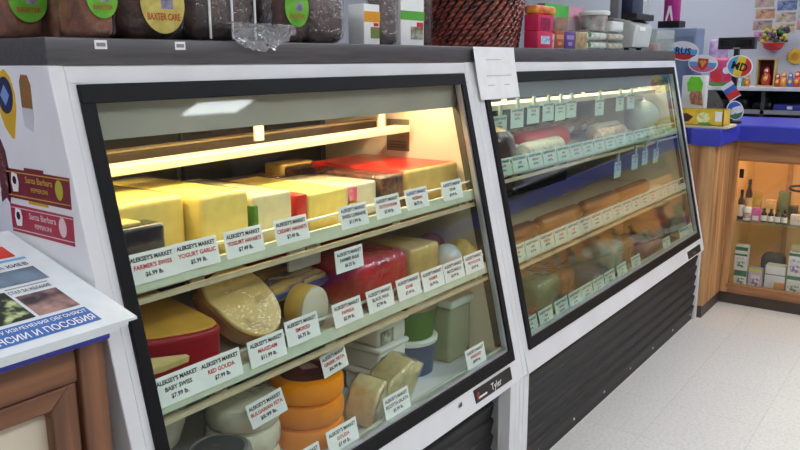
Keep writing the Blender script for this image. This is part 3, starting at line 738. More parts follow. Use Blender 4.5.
def flap(u, v):
    x = -.045 + .17 * u; s = random.uniform(-.004, .004)
    prof = v
    y = -.012 - .052 * min(1, prof * 1.6) + s; z = .035 - .008 * prof
    if prof > .62: z = .03 - (prof - .62) * .13 * (.35 + .65 * math.sin(math.pi * min(1, u * 1.1 + .02)) ** .6); y = -.054 + s
    return (x, y, z + s)
b.grid(flap, 22, 14)
b.grid(lambda u, v: (.088 + .024 * u + random.uniform(-.003, .003), -.02 + .05 * u + random.uniform(-.006, .006), .17 * v), 8, 20)
b.build('bag_tail', film('crinkly_tail', haze=.24, bump=1.0, bscale=50, gain=2.2, rough=.1, hazecol=(240, 242, 248)), t)
b = MB()
for x in (-.055, .0, .06): b.rbox(x - .0025, x + .0025, -.0065, -.0035, .004, .165, .001)
b.build('white_stripe', inkw, t)
loaf('sliced dark loaf with small green label right of the crinkly bag', .532, .622, .04, .12, .15, bread2, labg, ('BAXTER',), lz=.073, lw=.036)
loaf('dark bread in clouded bag left of the crispbread', .64, .765, .05, .12, .12, bread2, None, wrapm=crinkle)
def carton(label, x0, x1, y0, d, h, name, cat, body, z=ZT, group=None, parts=(), rz=0., r=.002):
    t = thing(name, label, cat, ((x0 + x1) / 2, y0, z), rz, group); w = x1 - x0
    MB().rbox(-w / 2, w / 2, 0, d, 0, h, r).build('box', body, t)
    for (nm, a, b_, c, d_, m) in parts:      # fractions of the front face
        MB().box(-w / 2 + a * w, -w / 2 + b_ * w, -.0012, -.0002, c * h, d_ * h).build(nm, m, t)
    return t
carton('white crispbread carton with orange yellow top band', .825, .885, .05, .05, .095, 'crispbread_box', 'carton', cardw, parts=(
    ('band', 0, 1, .56, .82, mat('band_orange', (232, 160, 30), .5)), ('picture', .4, .95, .16, .44, mat('pic_bread', (150, 120, 70), .5, rgb2=(90, 150, 60), scale=60)), ('badge', .6, .9, .46, .54, inkr)), group='crispbread cartons')
loaf('brown bread slab standing between the two crispbread cartons', .89, .965, .05, .05, .14, bread2, None, wrapm=crinkle)
carton('white crispbread carton with green top band beside the basket', .972, 1.075, .05, .05, .16, 'crispbread_box', 'carton', cardw, parts=(
    ('band', 0, 1, .40, .54, mat('band_green', (90, 176, 60), .5)), ('picture', .42, .95, .1, .3, mat('pic_bread2', (120, 90, 60), .5, rgb2=(180, 190, 170), scale=60)), ('badge', .68, .95, .3, .37, inkr)), group='crispbread cartons')
loaf('narrow brown bread against the left side of the basket', 1.085, 1.13, .06, .05, .13, bread2, None)

# wicker basket
t = thing('wicker_basket', 'round dark red brown woven wicker basket on the case top', 'basket', (1.655, .25, ZT), 0)
wick = mat('wicker', (150, 70, 58), .2, rgb2=(84, 34, 30), scale=30, coat=.5)
b = MB(); nrow = 10
for k in range(nrow):
    z = .012 + k * .0175; r = .150 + .022 * (k / nrow)
    n = 36
    for i in range(n):
        a = 2 * math.pi * (i + .5 * (k % 2)) / n
        b.M = Matrix.Translation((r * math.cos(a), r * math.sin(a), z)) @ Matrix.Rotation(a + math.pi / 2, 4, 'Z') @ Matrix.Rotation(R(-32), 4, 'Y')
        b.ball((0, 0, 0), .0075, 8, 6, sx=2.7, sy=.9)
b.M = None
b.build('weave', wick, t)
MB().lathe([(.14, .002), (.143, .01), (.162, .17), (.158, .17), (.138, .012), (.0001, .01)], n=40).build('lining', mat('wicker_dark', (40, 20, 20), .6), t)
b = MB(); b.M = Matrix.Translation((0, 0, .186)); b.tube([(.174 * math.cos(2 * math.pi * i / 40), .174 * math.sin(2 * math.pi * i / 40), 0) for i in range(41)], .009, 10); b.build('rim', wick, t)

# sweets and small boxes right of the basket
pinkm = mat('box_pink', (214, 40, 90), .4, var=.1)
GPB = 'pink sweet boxes'
bluelogo = mat('logo_blue', (110, 160, 214), .4, rgb2=(230, 236, 240), scale=90)
carton('pink display box of sweets, lower of two beside the basket', 1.70, 1.812, .03, .05, .056, 'sweet_box', 'box', pinkm, parts=(('logo', .22, .8, .25, .72, bluelogo),), group=GPB)
t = carton('open pink display box of sweets on top of the other', 1.70, 1.812, .03, .05, .052, 'sweet_box', 'box', pinkm, z=ZT + .0565, group=GPB, parts=(('opening', .18, .78, .08, .8, mat('magenta_dark', (176, 20, 90), .5, rgb2=(100, 10, 50), scale=70)),))
carton('yellow and orange snack bag lying on the pink boxes', 1.70, 1.85, .035, .05, .03, 'snack_bag', 'snack', mat('snack_orange', (232, 170, 60), .4, rgb2=(214, 70, 50), scale=30), z=ZT + .109, r=.012)
carton('narrow red and white packet beside the pink box', 1.82, 1.85, .04, .03, .05, 'sweet_packet', 'packet', mat('pk_redwhite', (220, 220, 220), .5, rgb2=(200, 50, 60), scale=60))
carton('small orange brown tea carton', 1.855, 1.93, .04, .05, .06, 'tea_box', 'carton', mat('bx_brown', (170, 84, 44), .5), parts=(('panel', .15, .85, .55, .8, mat('bx_lightbrown', (206, 150, 110), .5)), ('panel', .3, .7, .2, .4, mat('bx_lightbrown', (206, 150, 110), .5))), group='small cartons on the case top')
carton('small purple tea carton', 1.935, 2.02, .04, .05, .06, 'tea_box', 'carton', mat('bx_purple', (92, 62, 140), .5), parts=(('panel', .15, .85, .55, .8, mat('bx_lilac', (160, 140, 200), .5)), ('panel', .3, .7, .2, .4, mat('bx_lilac', (160, 140, 200), .5))), group='small cartons on the case top')
carton('small tan biscuit carton right of the purple one', 2.025, 2.13, .04, .05, .06, 'biscuit_box', 'carton', mat('bx_tan', (196, 176, 130), .5, rgb2=(150, 120, 80), scale=40), group='small cartons on the case top')
def pouch(label, x0, x1, y0, z, h, m1, m2, parts=()):
    t = thing('snack_pouch', label, 'snack', ((x0 + x1) / 2, y0, z), 0, 'snack pouches'); w = x1 - x0
    b = MB()
    b.grid(lambda u, v: (-w / 2 + w * u, -.022 * math.sin(math.pi * u) * math.sin(math.pi * min(1, v * .9 + .1)), h * v), 10, 10)
    b.grid(lambda u, v: (w / 2 - w * u, .03 + .012 * math.sin(math.pi * u) * math.sin(math.pi * min(1, v * .9 + .1)), h * v), 10, 10)
    b.box(-w / 2, w / 2, 0, .03, 0, h)
    b.build('pouch', m1, t)
    MB().grid(lambda u, v: (-w / 2 + w * u, -.001 - .022 * math.sin(math.pi * u) * math.sin(math.pi * (.72 + .25 * v) * .9 + .3), h * (.72 + .28 * v)), 8, 4).build('top_band', m2, t)
    return t
pouch('clear cookie pouch with green header behind the small cartons', 1.93, 2.13, .12, ZT, .16, mat('cookies', (176, 140, 90), .4, rgb2=(120, 80, 110), scale=24), mat('hd_green', (60, 180, 40), .4))
pouch('white pouch with red print and blue foot', 2.26, 2.44, .188, ZT, .17, mat('pouch_white', (216, 200, 206), .4, rgb2=(206, 70, 90), scale=26, ramp=(.3, .42)), mat('hd_pink', (214, 150, 170), .4))
salad = mat('salad', (226, 230, 216), .5, rgb2=(120, 150, 100), scale=18, ramp=(.3, .42))
salad2 = mat('pastry', (206, 200, 178), .5, rgb2=(130, 120, 80), scale=22, ramp=(.3, .42))
def clam(label, x0, x1, z, m):
    t = thing('clamshell_box', label, 'clear food box', ((x0 + x1) / 2, .04, z), 0, 'clear clamshell boxes'); w = x1 - x0
    MB().rbox(-w / 2, w / 2, 0, .12, 0, .036, .01).build('shell', clearp, t)
    MB().rbox(-w / 2 + .006, w / 2 - .006, .006, .11, .002, .028, .01).build('contents', m, t)
    if m is salad:
        b = MB()
        for i in range(5): b.ball((-w / 2 + .026 + .012 * (i % 3), .014 + .012 * (i // 2), .018), .012, 10, 6)
        b.build('greens', mat('salad_greens', (52, 120, 40), .5, var=.3, scale=60), t)
    return t
clam('clear clamshell of salad at the bottom left of its pile', 2.135, 2.345, ZT, salad)
clam('clear clamshell of salad stacked on the lower salad box', 2.135, 2.345, ZT + .0365, salad)
clam('clear clamshell of pastry at the bottom right of its pile', 2.36, 2.525, ZT, salad2)
clam('clear clamshell of pastry stacked on the lower pastry box', 2.36, 2.525, ZT + .0365, salad2)
t = thing('food_tub', 'white lidded tub of brown food on the salad boxes', 'tub', (2.33, .1, ZT + .073), 0)
MB().lathe([(.046, 0), (.054, .06)], n=32).build('body', mat('tub_brownish', (120, 96, 84), .4, rgb2=(190, 190, 190), scale=20), t)
MB().lathe([(.060, .06), (.061, .072), (.056, .077), (.0001, .077)], n=32).build('lid', white, t)
t = carton('white plastic food tub on the pastry boxes', 2.40, 2.525, .05, .11, .045, 'food_tub', 'tub', white, z=ZT + .073, r=.01)
MB().rbox(-.065, .065, -.004, .114, .042, .052, .004).build('lid', mat('lid_greyish', (120, 124, 128), .4), t)
# scale
t = thing('weighing_scale', 'white weighing scale with black top and grey post', 'scale', (2.665, .03, ZT), 0)
MB().prism([(-.0, .012), (-.012, .1), (.02, .125), (.2, .125), (.2, .012)], -.09, .12, 'X').build('body', mat('scale_white', (206, 212, 210), .4), t, bevel=.004)
MB().box(-.095, .125, -.014, .2, .126, .152).build('platform', black, t, bevel=.004)
MB().box(-.13, -.095, .05, .09, .012, .24).build('post', mat('grey_post', (126, 128, 134), .4), t, bevel=.004)
MB().box(-.04, .03, -.0125, -.0085, .082, .097).build('badge', cardw, t)
b = MB()
for x in (-.07, .08): b.cyl(.012, 0, .013, (x, .03, 0), 12).cyl(.012, 0, .013, (x, .17, 0), 12)
b.box(-.13, -.0, .05, .09, .012, .02)
b.build('rubber_foot', black, t)
carton('dark navy packet standing on the scale', 2.61, 2.74, .05, .08, .09, 'navy_packet', 'packet', mat('navy_pk', (40, 46, 76), .4, rgb2=(180, 186, 200), scale=20, ramp=(.28, .36)), z=ZT + .1525)
t = thing('clear_bin', 'milky clear plastic bin with raised lid at the end of the case top', 'plastic bin', (2.935, .006, ZT), 0)
milky = film('bin_milky', haze=.30, bump=.1, bscale=14, hazecol=(206, 216, 210))
b = MB(); W_, D_, H_ = .125, .14, .095
b.box(-W_, W_, 0, .003, 0, H_).box(-W_, W_, D_ - .003, D_, 0, H_).box(-W_, -W_ + .003, .003, D_ - .003, 0, H_).box(W_ - .003, W_, .003, D_ - .003, 0, H_).box(-W_, W_, 0, D_, 0, .003)
b.build('bin', milky, t, smooth=False)
b = MB(); b.M = Matrix.Translation((-.125, .07, H_)) @ Matrix.Rotation(R(-14), 4, 'Y'); b.box(.0, .10, 0, .003, 0, .11); b.build('lid', milky, t, smooth=False)
tag(MB().cyl(.026, 0, .032, n=20, bev=.006).build('candy_tin', mat('tin_red', (226, 80, 96), .4), None, (2.975, .07, ZT + .0035)), 'round red sweet tin inside the clear bin', 'tin')

# ------------------------------------------------------------------ stickers on the left side of the near case (facing -X)
def side_poly(pts, name, label, m, x=-.0008):
    o = MB().prism([(y, z) for y, z in pts], x, 0., 'X').build(name, m, None, (.0003, 0, 0))
    tag(o, label, 'sticker', 'stickers on the case side'); return o
def oval(cy, cz, ry, rz_, n=28): return [(cy + ry * math.cos(2 * math.pi * i / n), cz + rz_ * math.sin(2 * math.pi * i / n)) for i in range(n)]
o = side_poly([(.168, 1.165), (.163, 1.2), (.150, 1.22), (.134, 1.225), (.117, 1.212), (.107, 1.185), (.108, 1.16), (.116, 1.135), (.122, 1.113), (.130, 1.113), (.15, 1.13)], 'product_sticker', 'long yellow sticker with a dark blue oval emblem', mat('st_yellow', (222, 176, 30), .5, var=.1))
e = MB().prism(oval(.138, 1.183, .024, .03), -.0014, -.0009, 'X').build('emblem', mat('st_navy', (30, 38, 84), .5), o)
MB().prism([(.138, 1.166), (.152, 1.183), (.138, 1.2), (.124, 1.183)], -.0019, -.0015, 'X').build('diamond', mat('st_lightblue', (130, 160, 220), .5), e)
o = side_poly([(.086, 1.135), (.062, 1.126), (.056, 1.15), (.055, 1.2), (.063, 1.216), (.082, 1.217), (.089, 1.205), (.089, 1.16)], 'product_sticker', 'half torn round topped sticker with a brown food picture', mat('st_torn', (208, 210, 214), .6))
MB().prism([(.088, 1.165), (.056, 1.163), (.055, 1.2), (.063, 1.2155), (.082, 1.2165), (.0885, 1.205)], -.0014, -.0009, 'X').build('picture', mat('st_food', (168, 84, 50), .5, rgb2=(90, 110, 50), scale=60), o)
o = side_poly([(.172, 1.01), (.162, 1.0), (.155, 1.02), (.155, 1.06), (.16, 1.09), (.172, 1.11), (.19, 1.11), (.19, 1.0)], 'product_sticker', 'dark red sausage shaped sticker at the photo edge', mat('st_maroon2', (96, 30, 40), .5, rgb2=(170, 160, 150), scale=50, ramp=(.3, .4)))
def deli_sticker(z0, z1, label, m, mt, ov, l1, l2):
    o = side_poly([(.163, z0 + .002), (-.028, z0), (-.030, z1), (.163, z1 + .002)], 'product_sticker', label, m)
    MB().box(-.0008, -.0002, .045, .105, z1 + .001, z1 + .006).build('tab', m, o) if z1 > 1.02 else None
    MB().box(-.0008, -.0002, .04, .1, z0 - .004, z0 + .001).build('tab', mt, o) if z1 > 1.02 else None
    b = MB(); b.text(l1, .015, LT(-.0014, .062, z1 - .0185), 0, .085, bold=.01)
    b.text(l2, .0105, LT(-.0014, .062, z1 - .033), 0, .062, bold=.01)
    b.build('lettering', mt, o)
    MB().prism(oval(.002, (z0 + z1) / 2 + .003, .011, .016), -.0014, -.0009, 'X').build('oval', ov, o)
    p = MB().prism([(.13, z0 + .014), (.146, z0 + .013), (.150, z0 + .03), (.146, z1 - .004), (.13, z1 - .006), (.126, z0 + .03)], -.0014, -.0009, 'X').build('figure', inkw, o)
    MB().prism(oval(.138, z1 - .017, .006, .007, 14), -.0018, -.0015, 'X').build('figure_head', inkb, p)
    b = MB(); b.box(-.0013, -.0009, -.0275, .1625, z0 + .006, z0 + .0075).box(-.0013, -.0009, -.0285, .1625, z1 - .0045, z1 - .003); b.build('border', mt, o)
deli_sticker(1.010, 1.060, 'maroon sticker with gold lettering above the pink red one', mat('st_maroon', (122, 26, 44), .5), inkg, mat('st_olive', (180, 176, 50), .5), 'Santa Barbara', 'PEPPERONI')
deli_sticker(.951, .999, 'pink red sticker with white lettering below the maroon one', mat('st_crimson', (168, 34, 66), .5), mat('st_pale', (232, 200, 206), .5), mat('st_pale', (232, 200, 206), .5), 'Santa Barbara', 'PEPPERONI')

# ------------------------------------------------------------------ newspaper counter on the left
t = thing('wooden_counter', 'oak counter with blue top beside the near case', 'counter', (-.62, 0, 0))
MB().box(-.62, .598, -.14, .5, .830, .857).build('countertop', blue, t, bevel=.003)
b = MB().box(.553, .595, -.125, -.06, 0, .830); b.build('corner_post', oakd, t, bevel=.003)
b = MB().box(-.6, .552, -.118, -.1, .772, .830); b.build('top_rail', oakdx, t, bevel=.002)
b = MB().prism([(-.6, .772), (.535, .772), (.505, .742), (-.6, .742)], -.122, -.1, 'Y'); b.build('panel_moulding', oakdx, t, bevel=.003)
b = MB().prism([(.535, .772), (.535, .02), (.505, .02), (.505, .742)], -.122, -.1, 'Y').box(.533, .549, -.118, -.1, .0, .772); b.build('panel_moulding', oakd, t, bevel=.003)
MB().box(-.6, .51, -.1, -.085, .02, .75).build('inset_panel', mat('panel_beige', (226, 214, 192), .5, var=.06, scale=6), t)
MB().box(-.6, .55, -.08, .48, .0, .8295).build('carcass', oakd, t)
pg = mat('newsprint', (222, 228, 232), .8, var=.04, scale=30)
PW = .30
for i, lb in enumerate(('folded newspaper at the bottom of the pile on the blue counter', 'folded newspaper second in the pile on the blue counter', 'newspaper on top of the pile with blue banner headline')):
    t = thing('newspaper', lb, 'newspaper', (-.006 - (.03 - .015 * i), -.187, .8575), 0, 'newspapers in the pile')
    n = 8; D = .355
    def top(y): return .004 + y * .078
    def off(y, k=i): return k * (.0042 + y * .0782)
    up_ = [(D * j / n, off(D * j / n) + top(D * j / n)) for j in range(n + 1)]
    dn_ = [(D * j / n, off(D * j / n)) for j in range(n, -1, -1)]
    body = MB().prism(up_ + dn_, -PW, 0, 'X').build('pages', pg, t)
    if i == 2:
        def P(x0, x1, y0, y1, e=.0006, k=4):
            return (x0, x1, y0, y1, e)
        def patch(nm, x0, x1, y0, y1, m, par, e=.0006):
            MB().grid(lambda u, v: (x0 + (x1 - x0) * u, y0 + (y1 - y0) * v, off(y0 + (y1 - y0) * v) + top(y0 + (y1 - y0) * v) + e), 2, 5).build(nm, m, par)
        def head(nm, s, size, xc, y, m, par, wd, e=.0012):
            zc = off(y) + top(y); sl_ = (off(y + .02) + top(y + .02) - zc) / .02
            b = MB(); b.text(s, size, Matrix.Translation((xc, y, zc + e)) @ Matrix.Rotation(math.atan(sl_), 4, 'X'), 0, wd, bold=.012); b.build(nm, m, par)
        bl = mat('news_blue', (70, 112, 180), .8)
        patch('banner', -.24, -.045, .018, .062, bl, body); 
        head('headline', 'ПЕНСИИ И ПОСОБИЯ', .022, -.128, .0235, inkw, body, .158)
        head('headline', 'ПОЧЕМУ ИЗМЕНЕНИЯ ОБГОНЯЮТ', .012, -.128, .0475, inkw, body, .158)
        patch('photo_glass', -.108, -.046, .07, .135, mat('news_wine', (60, 50, 58), .7, rgb2=(190, 150, 140), scale=22, ramp=(.35, .62)), body)
        patch('photo_flower', -.19, -.113, .07, .155, mat('news_green', (40, 48, 40), .7, rgb2=(196, 206, 150), scale=16, ramp=(.36, .42)), body)
        head('headline', 'СТАЛ ЗА ЖЕЛАНИЕ', .013, -.079, .142, inkb, body, .064)
        patch('rule', -.11, -.045, .158, .161, inkgrey, body)
        patch('photo_ship', -.15, -.036, .168, .215, mat('news_ship', (120, 140, 160), .7, rgb2=(70, 84, 96), scale=14), body)
        head('headline', 'НА КИЕВ', .015, -.066, .222, inkb, body, .055)
        patch('blue_strip', -.2, -.03, .244, .252, mat('news_sky', (120, 170, 214), .8), body)
        patch('masthead', -.285, -.04, .258, .3, mat('news_red', (206, 60, 50), .8), body)
        patch('text_column', -.285, -.155, .165, .238, mat('news_text', (214, 218, 222), .8, rgb2=(150, 152, 158), scale=160, ramp=(.45, .55)), body)

# ------------------------------------------------------------------ herb counter on the right (L-shaped)
t = thing('display_counter', 'oak counter with blue top and lit glass display window', 'counter', (3.394, -.21, 0))
YL = -2.9
MB().prism([(-.03, .0 + .18), (-.03, YL), (.6, YL), (.6, .9), (-.312, .9), (-.312, .105), (-.344, .105), (-.344, -.03), (-.03, -.03)][1:], .842, .92, 'Z').build('countertop', blue, t, bevel=.006)
en = MB()
for i in range(7): en.box(-.314 + i * .0449, -.314 + (i + 1) * .0449 - .0012, 0, .02, .06, .842)
for i in range(10): en.box(-.314, -.30, .0205 + i * .085, .0205 + (i + 1) * .085 - .0015, .06, .842)
en.box(-.30, -.002, .02, .87, .06, .84)
en.build('end_panel', oak, t, bevel=.001)
MB().box(-.312, .55, .004, .87, 0, .06).box(.012, .55, YL + .02, .004, 0, .06).build('kick_base', kickm, t)
for ya, yb in ((-.036, 0), (YL, YL + .04)): MB().box(0, .03, ya, yb, .06, .842).build('stile', oak, t, bevel=.002)
fr = MB().box(0, .03, YL + .04, -.036, .75, .842); fr.box(-.004, .026, YL + .04, -.03, .742, .760); fr.build('top_rail', oaky, t, bevel=.002)
fr = MB().box(0, .03, YL + .04, -.036, .06, .088).box(-.006, .028, YL + .04, -.03, .086, .108); fr.build('bottom_rail', oaky, t, bevel=.002)
MB().box(.012, .017, YL + .04, -.036, .105, .752).build('window_glass', film('cabinet_glass', haze=.01), t, smooth=False)
cabm = mat('cabinet_liner', (222, 188, 138), .6, var=.08, scale=4)
b = MB().box(.5, .52, YL + .04, -.0, .06, .842).box(.03, .5, -.012, .0, .09, .842).box(.03, .5, YL + .02, YL + .04, .09, .842).box(.03, .5, YL + .04, -.012, .83, .842); b.build('liner', cabm, t)
MB().box(.03, .5, YL + .04, -.012, .07, .0895).build('cabinet_floor', cabm, t)
MB().box(.04, .46, YL + .05, -.04, .428, .436).build('glass_shelf', film('shelf_glass', haze=.10, tint=(225, 245, 235)), t, smooth=False)
for y in (-.2, -.9, -1.6, -2.3): MB().box(.46, .48, y - .012, y + .012, .09, .82).build('shelf_upright', mat('upright', (170, 130, 84), .5), t)
lb_ = MB(); lb_.M = Matrix.Translation((.06, 0, .815)) @ Matrix.Rotation(R(90), 4, 'X'); lb_.cyl(.012, .08, 2.8, n=12)
lb_.build('lamp_tube', mat('cabinet_tube', (255, 214, 150), .4, emit=17.0), t)
MB().box(.035, .085, -2.82, -.06, .829, .8299).build('lamp_base', enamel, t)
MB().box(.009, .012, -.065, -.045, .655, .70).build('wall_switch', black, t)

def cabx(name, label, cat, x, y0, y1, z, h, d, m, group=None, parts=(), r=.002, lid=None):
    """box facing -X; parts are fractions of the front face (u from the left as seen)"""
    t = thing(name, label, cat, (x, (y0 + y1) / 2, z), 0, group); w = abs(y0 - y1)
    MB().rbox(0, d, -w / 2, w / 2, 0, h, r).build('box', m, t)
    for (nm, a, b_, c, d_, mm) in parts:
        MB().box(-.0011, -.0001, w / 2 - b_ * w, w / 2 - a * w, c * h, d_ * h).build(nm, mm, t)
    return t
gpr = mat('herb_green', (52, 120, 76), .5); wbx = mat('bx_white', (222, 226, 220), .5, var=.04)
herb = mat('herb_picture', (216, 220, 210), .5, rgb2=(70, 120, 70), scale=70, ramp=(.4, .5)); herbp = mat('herb_purple', (214, 216, 214), .5, rgb2=(130, 100, 150), scale=60, ramp=(.42, .5))
GH = 'herbal tea cartons in the display window'
HB = (('band', 0, 1, .80, .95, gpr), ('band', 0, 1, .58, .66, gpr), ('picture', .15, .85, .08, .5, herb))
ZF, ZS = .0900, .4365
cabx('tea_carton', 'white and green tea carton, lower of two by the window frame', 'carton', 3.45, -.262, -.322 + .0, ZF, .085, .05, wbx, GH, (('band', 0, 1, .6, .95, gpr), ('picture', .15, .85, .08, .5, herb)))
cabx('tea_carton', 'white and green tea carton standing on another by the window frame', 'carton', 3.45, -.258, -.318, ZF + .0855, .125, .05, wbx, GH, HB)
cabx('tea_carton', 'yellow and lilac tea carton second from the window frame', 'carton', 3.45, -.33, -.395, ZF, .10, .05, mat('bx_yellowlilac', (190, 186, 196), .5), GH, (('band', 0, 1, .82, 1., mat('bx_lemon', (206, 200, 80), .5)), ('picture', .15, .85, .1, .7, herbp)))
cabx('tea_carton', 'wide plain white carton beside the yellow one', 'carton', 3.46, -.405, -.50, ZF, .125, .07, wbx, GH, (('band', .0, 1, .62, .66, gpr),))
cabx('tea_carton', 'small green and orange carton before the wide white one', 'carton', 3.437, -.455, -.50, ZF, .045, .02, mat('bx_greenor', (150, 170, 80), .5, rgb2=(214, 120, 60), scale=30), GH)
cabx('tea_carton', 'tall white carton with purple flower, lower of its pair', 'carton', 3.45, -.508, -.572, ZF, .095, .05, wbx, GH, (('band', 0, 1, .75, .95, gpr), ('picture', .1, .9, .08, .6, herb)))
cabx('tea_carton', 'tall white carton with purple flower stacked on its pair', 'carton', 3.45, -.508, -.572, ZF + .0955, .115, .05, wbx, GH, (('band', 0, 1, .84, .96, gpr), ('picture', .1, .9, .1, .7, herbp)))
cabx('tan_packet', 'flat tan packet lying on the purple flower cartons', 'packet', 3.46, -.51, -.575, ZF + .211, .035, .05, mat('pk_tan', (196, 186, 130), .6, var=.2), None, r=.01)
cabx('tea_carton', 'green and orange carton at the photo edge, bottom of its pile', 'carton', 3.45, -.58, -.66, ZF, .095, .05, mat('bx_limeor', (176, 186, 100), .5, rgb2=(214, 140, 70), scale=26), GH)
cabx('tea_carton', 'white carton at the photo edge, middle of its pile', 'carton', 3.45, -.58, -.66, ZF + .0955, .06, .05, wbx, GH, (('picture', .2, .8, .1, .6, herb),))
cabx('tea_carton', 'orange carton at the photo edge, top of its pile', 'carton', 3.45, -.58, -.66, ZF + .156, .075, .05, mat('bx_orange', (206, 120, 76), .5), GH, (('band', 0, 1, .4, .5, inkw),))
for i in range(9):
    c = [(190, 120, 70), (90, 120, 80), (200, 190, 160), (150, 90, 120), (216, 216, 206), (80, 90, 120), (196, 150, 70), (120, 60, 50), (170, 190, 170)][i]
    nm = ('orange brown', 'leaf green', 'cream', 'plum', 'white', 'steel blue', 'amber', 'dark red', 'pale green')[i]
    cabx('tea_carton', '%s carton in the display window beyond the photo edge' % nm, 'carton', 3.45, -.68 - i * .1, -.765 - i * .1, ZF, .10 + .05 * (i % 3), .06, mat('bx_more_%d' % i, c, .5, var=.2, scale=40), GH, (('band', 0, 1, .7, .9, gpr if i % 2 else inkw),))
cabx('black_bag', 'dark bundle lying behind the wide white carton', 'bundle', 3.55, -.36, -.47, ZF, .16, .1, mat('bundle_dark', (56, 54, 50), .7, var=.2), r=.03)
def bottle(label, y, z, r, h, m, capm, x=3.47, lab=None, group='bottles and jars in the display window', name='bottle'):
    t = thing(name, label, 'bottle', (x, y, z), 0, group)
    MB().lathe([(r * .95, 0), (r, .004), (r, h * .62), (r * .45, h * .78), (r * .42, h * .86)], n=20).build('body', m, t)
    MB().cyl(r * .5, h * .85, h, n=16, bev=.001).build('cap', capm, t)
    if lab: MB().lathe([(r * 1.02, h * .1), (r * 1.02, h * .5)], n=20).build('label', lab, t)
    return t
amb = mat('amber_glass', (58, 34, 24), .2, coat=.5); dkc = mat('cap_dark', (40, 26, 26), .4)
bottle('tall dark bottle with white label next to the window frame', -.262, ZS, .016, .15, amb, dkc, lab=wbx)
bottle('second tall dark bottle behind the white jar', -.272, ZS, .017, .19, amb, dkc, x=3.58, lab=mat('lab_tan', (200, 170, 120), .6))
t = thing('pill_jar', 'white lidded jar beside the tall dark bottle', 'jar', (3.455, -.297, ZS), 0)
MB().cyl(.019, 0, .05, n=24, bev=.004).build('body', wbx, t); MB().cyl(.02, .05, .066, n=24, bev=.002).build('lid', white, t); MB().lathe([(.0196, .012), (.0196, .04)], n=24).build('label', mat('lab_pink', (214, 180, 170), .5, rgb2=(120, 100, 120), scale=60), t)
cabx('pill_box', 'magenta pink carton between the jar and the dark bottles', 'carton', 3.452, -.32, -.355, ZS, .065, .03, mat('bx_magenta', (206, 90, 170), .5), None, (('panel', .1, .9, .05, .4, wbx),))
for i, w in enumerate(('first', 'second', 'third', 'fourth')):
    bottle('small dark bottle with white label, %s right of the pink carton' % w, -.376 - i * .031, ZS, .0135, .068, amb, dkc, x=3.455, lab=wbx)
cabx('ointment_box', 'long pale carton lying right of the small dark bottles', 'carton', 3.455, -.495, -.555, ZS, .05, .03, mat('bx_pale', (220, 206, 186), .5, rgb2=(190, 120, 90), scale=60, ramp=(.3, .4)))
t = cabx('pharmacy_box', 'white carton with a green letter A at the photo edge', 'carton', 3.43, -.56, -.61, ZS - .0, .06, .03, wbx)
b = MB(); b.text('A', .06, LT(-.0014, 0, .008), 0, .045, bold=.03); b.build('lettering', mat('ink_green', (40, 160, 80), .5), t)
for i, (y0, y1, h, x, c, lb) in enumerate(((-.285, -.32, .11, 3.62, (190, 170, 90), 'yellow jar shaped carton at the back of the glass shelf'), (-.35, -.40, .085, 3.6, (222, 190, 130), 'tan carton at the back of the glass shelf'),
                                           (-.405, -.455, .13, 3.62, (110, 126, 90), 'dull green carton at the back of the glass shelf'), (-.46, -.50, .07, 3.58, (70, 66, 54), 'dark packet at the back of the glass shelf'), (-.52, -.55, .14, 3.62, (150, 50, 44), 'red book standing at the back of the glass shelf'))):
    cabx('remedy_box', lb, 'carton', x, y0, y1, ZS, h, .05, mat('rem_%d' % i, c, .6, var=.25, scale=30), 'cartons at the back of the glass shelf')
for i in range(8):
    y = -.66 - i * .1
    bottle('remedy bottle beyond the photo edge, %s along the glass shelf' % ORD[i], y, ZS, .02, .11 + .03 * (i % 2), [amb, mat('bt_green', (90, 140, 90), .3), mat('bt_white', (220, 220, 214), .4), mat('bt_or', (206, 130, 60), .4)][i % 4], dkc, lab=wbx)
t = thing('looped_handle', 'black looped handle lying on the glass shelf cartons', 'handle', (3.6, -.50, ZS + .141), 0)
b = MB(); b.tube([(.03 * math.sin(a * .1) * .2, .045 * math.cos(a * .314), .018 + .014 * math.sin(a * .314)) for a in range(21)], .006, 8); b.build('loop', black, t)

# ------------------------------------------------------------------ things on the right counter
ZK = .9203
t = thing('tan_board', 'thin tan board under the yellow tray on the blue counter', 'board', (3.14, -.1, ZK), 0)
MB().rbox(-.0625, .13, -.155, .16, 0, .012, .002).build('board', mat('board_tan', (214, 196, 160), .6), t)
t = thing('display_tray', 'yellow printed tray carton holding dark sweets', 'tray', (3.08, -.10, ZK + .0125), 0)
yl = mat('tray_yellow', (232, 204, 50), .45, rgb2=(206, 160, 40), scale=16)
b = MB(); b.box(0, .004, -.135, .135, 0, .072).box(.12, .124, -.135, .135, 0, .072).box(0, .124, -.135, -.131, 0, .072).box(0, .124, .131, .135, 0, .072).box(0, .124, -.135, .135, 0, .003)
b.build('tray', yl, t)
pr = MB().prism([(.06, .012), (.02, .018), (.0, .04), (.03, .055), (.07, .05)], -.0012, -.0002, 'X').build('dark_picture', mat('tray_brown', (70, 36, 40), .5, rgb2=(200, 50, 50), scale=60, ramp=(.3, .4)), t)
MB().prism(oval(-.045, .036, .03, .024), -.0012, -.0002, 'X').build('white_picture', mat('tray_white', (238, 232, 196), .5, rgb2=(190, 200, 90), scale=60), t)
MB().prism([(-.02, .004), (-.09, .004), (-.07, .016), (-.03, .014)], -.0016, -.0003, 'X').build('leaf_picture', mat('tray_leaf', (90, 150, 50), .5), t)
MB().box(-.0014, -.0003, -.128, -.098, .02, .066).build('white_corner', inkw, t)
MB().rbox(.008, .116, -.127, .127, .004, .06, .015).build('sweets', mat('sweets_dark', (70, 44, 36), .5, var=.3, scale=40, bump=.5), t)
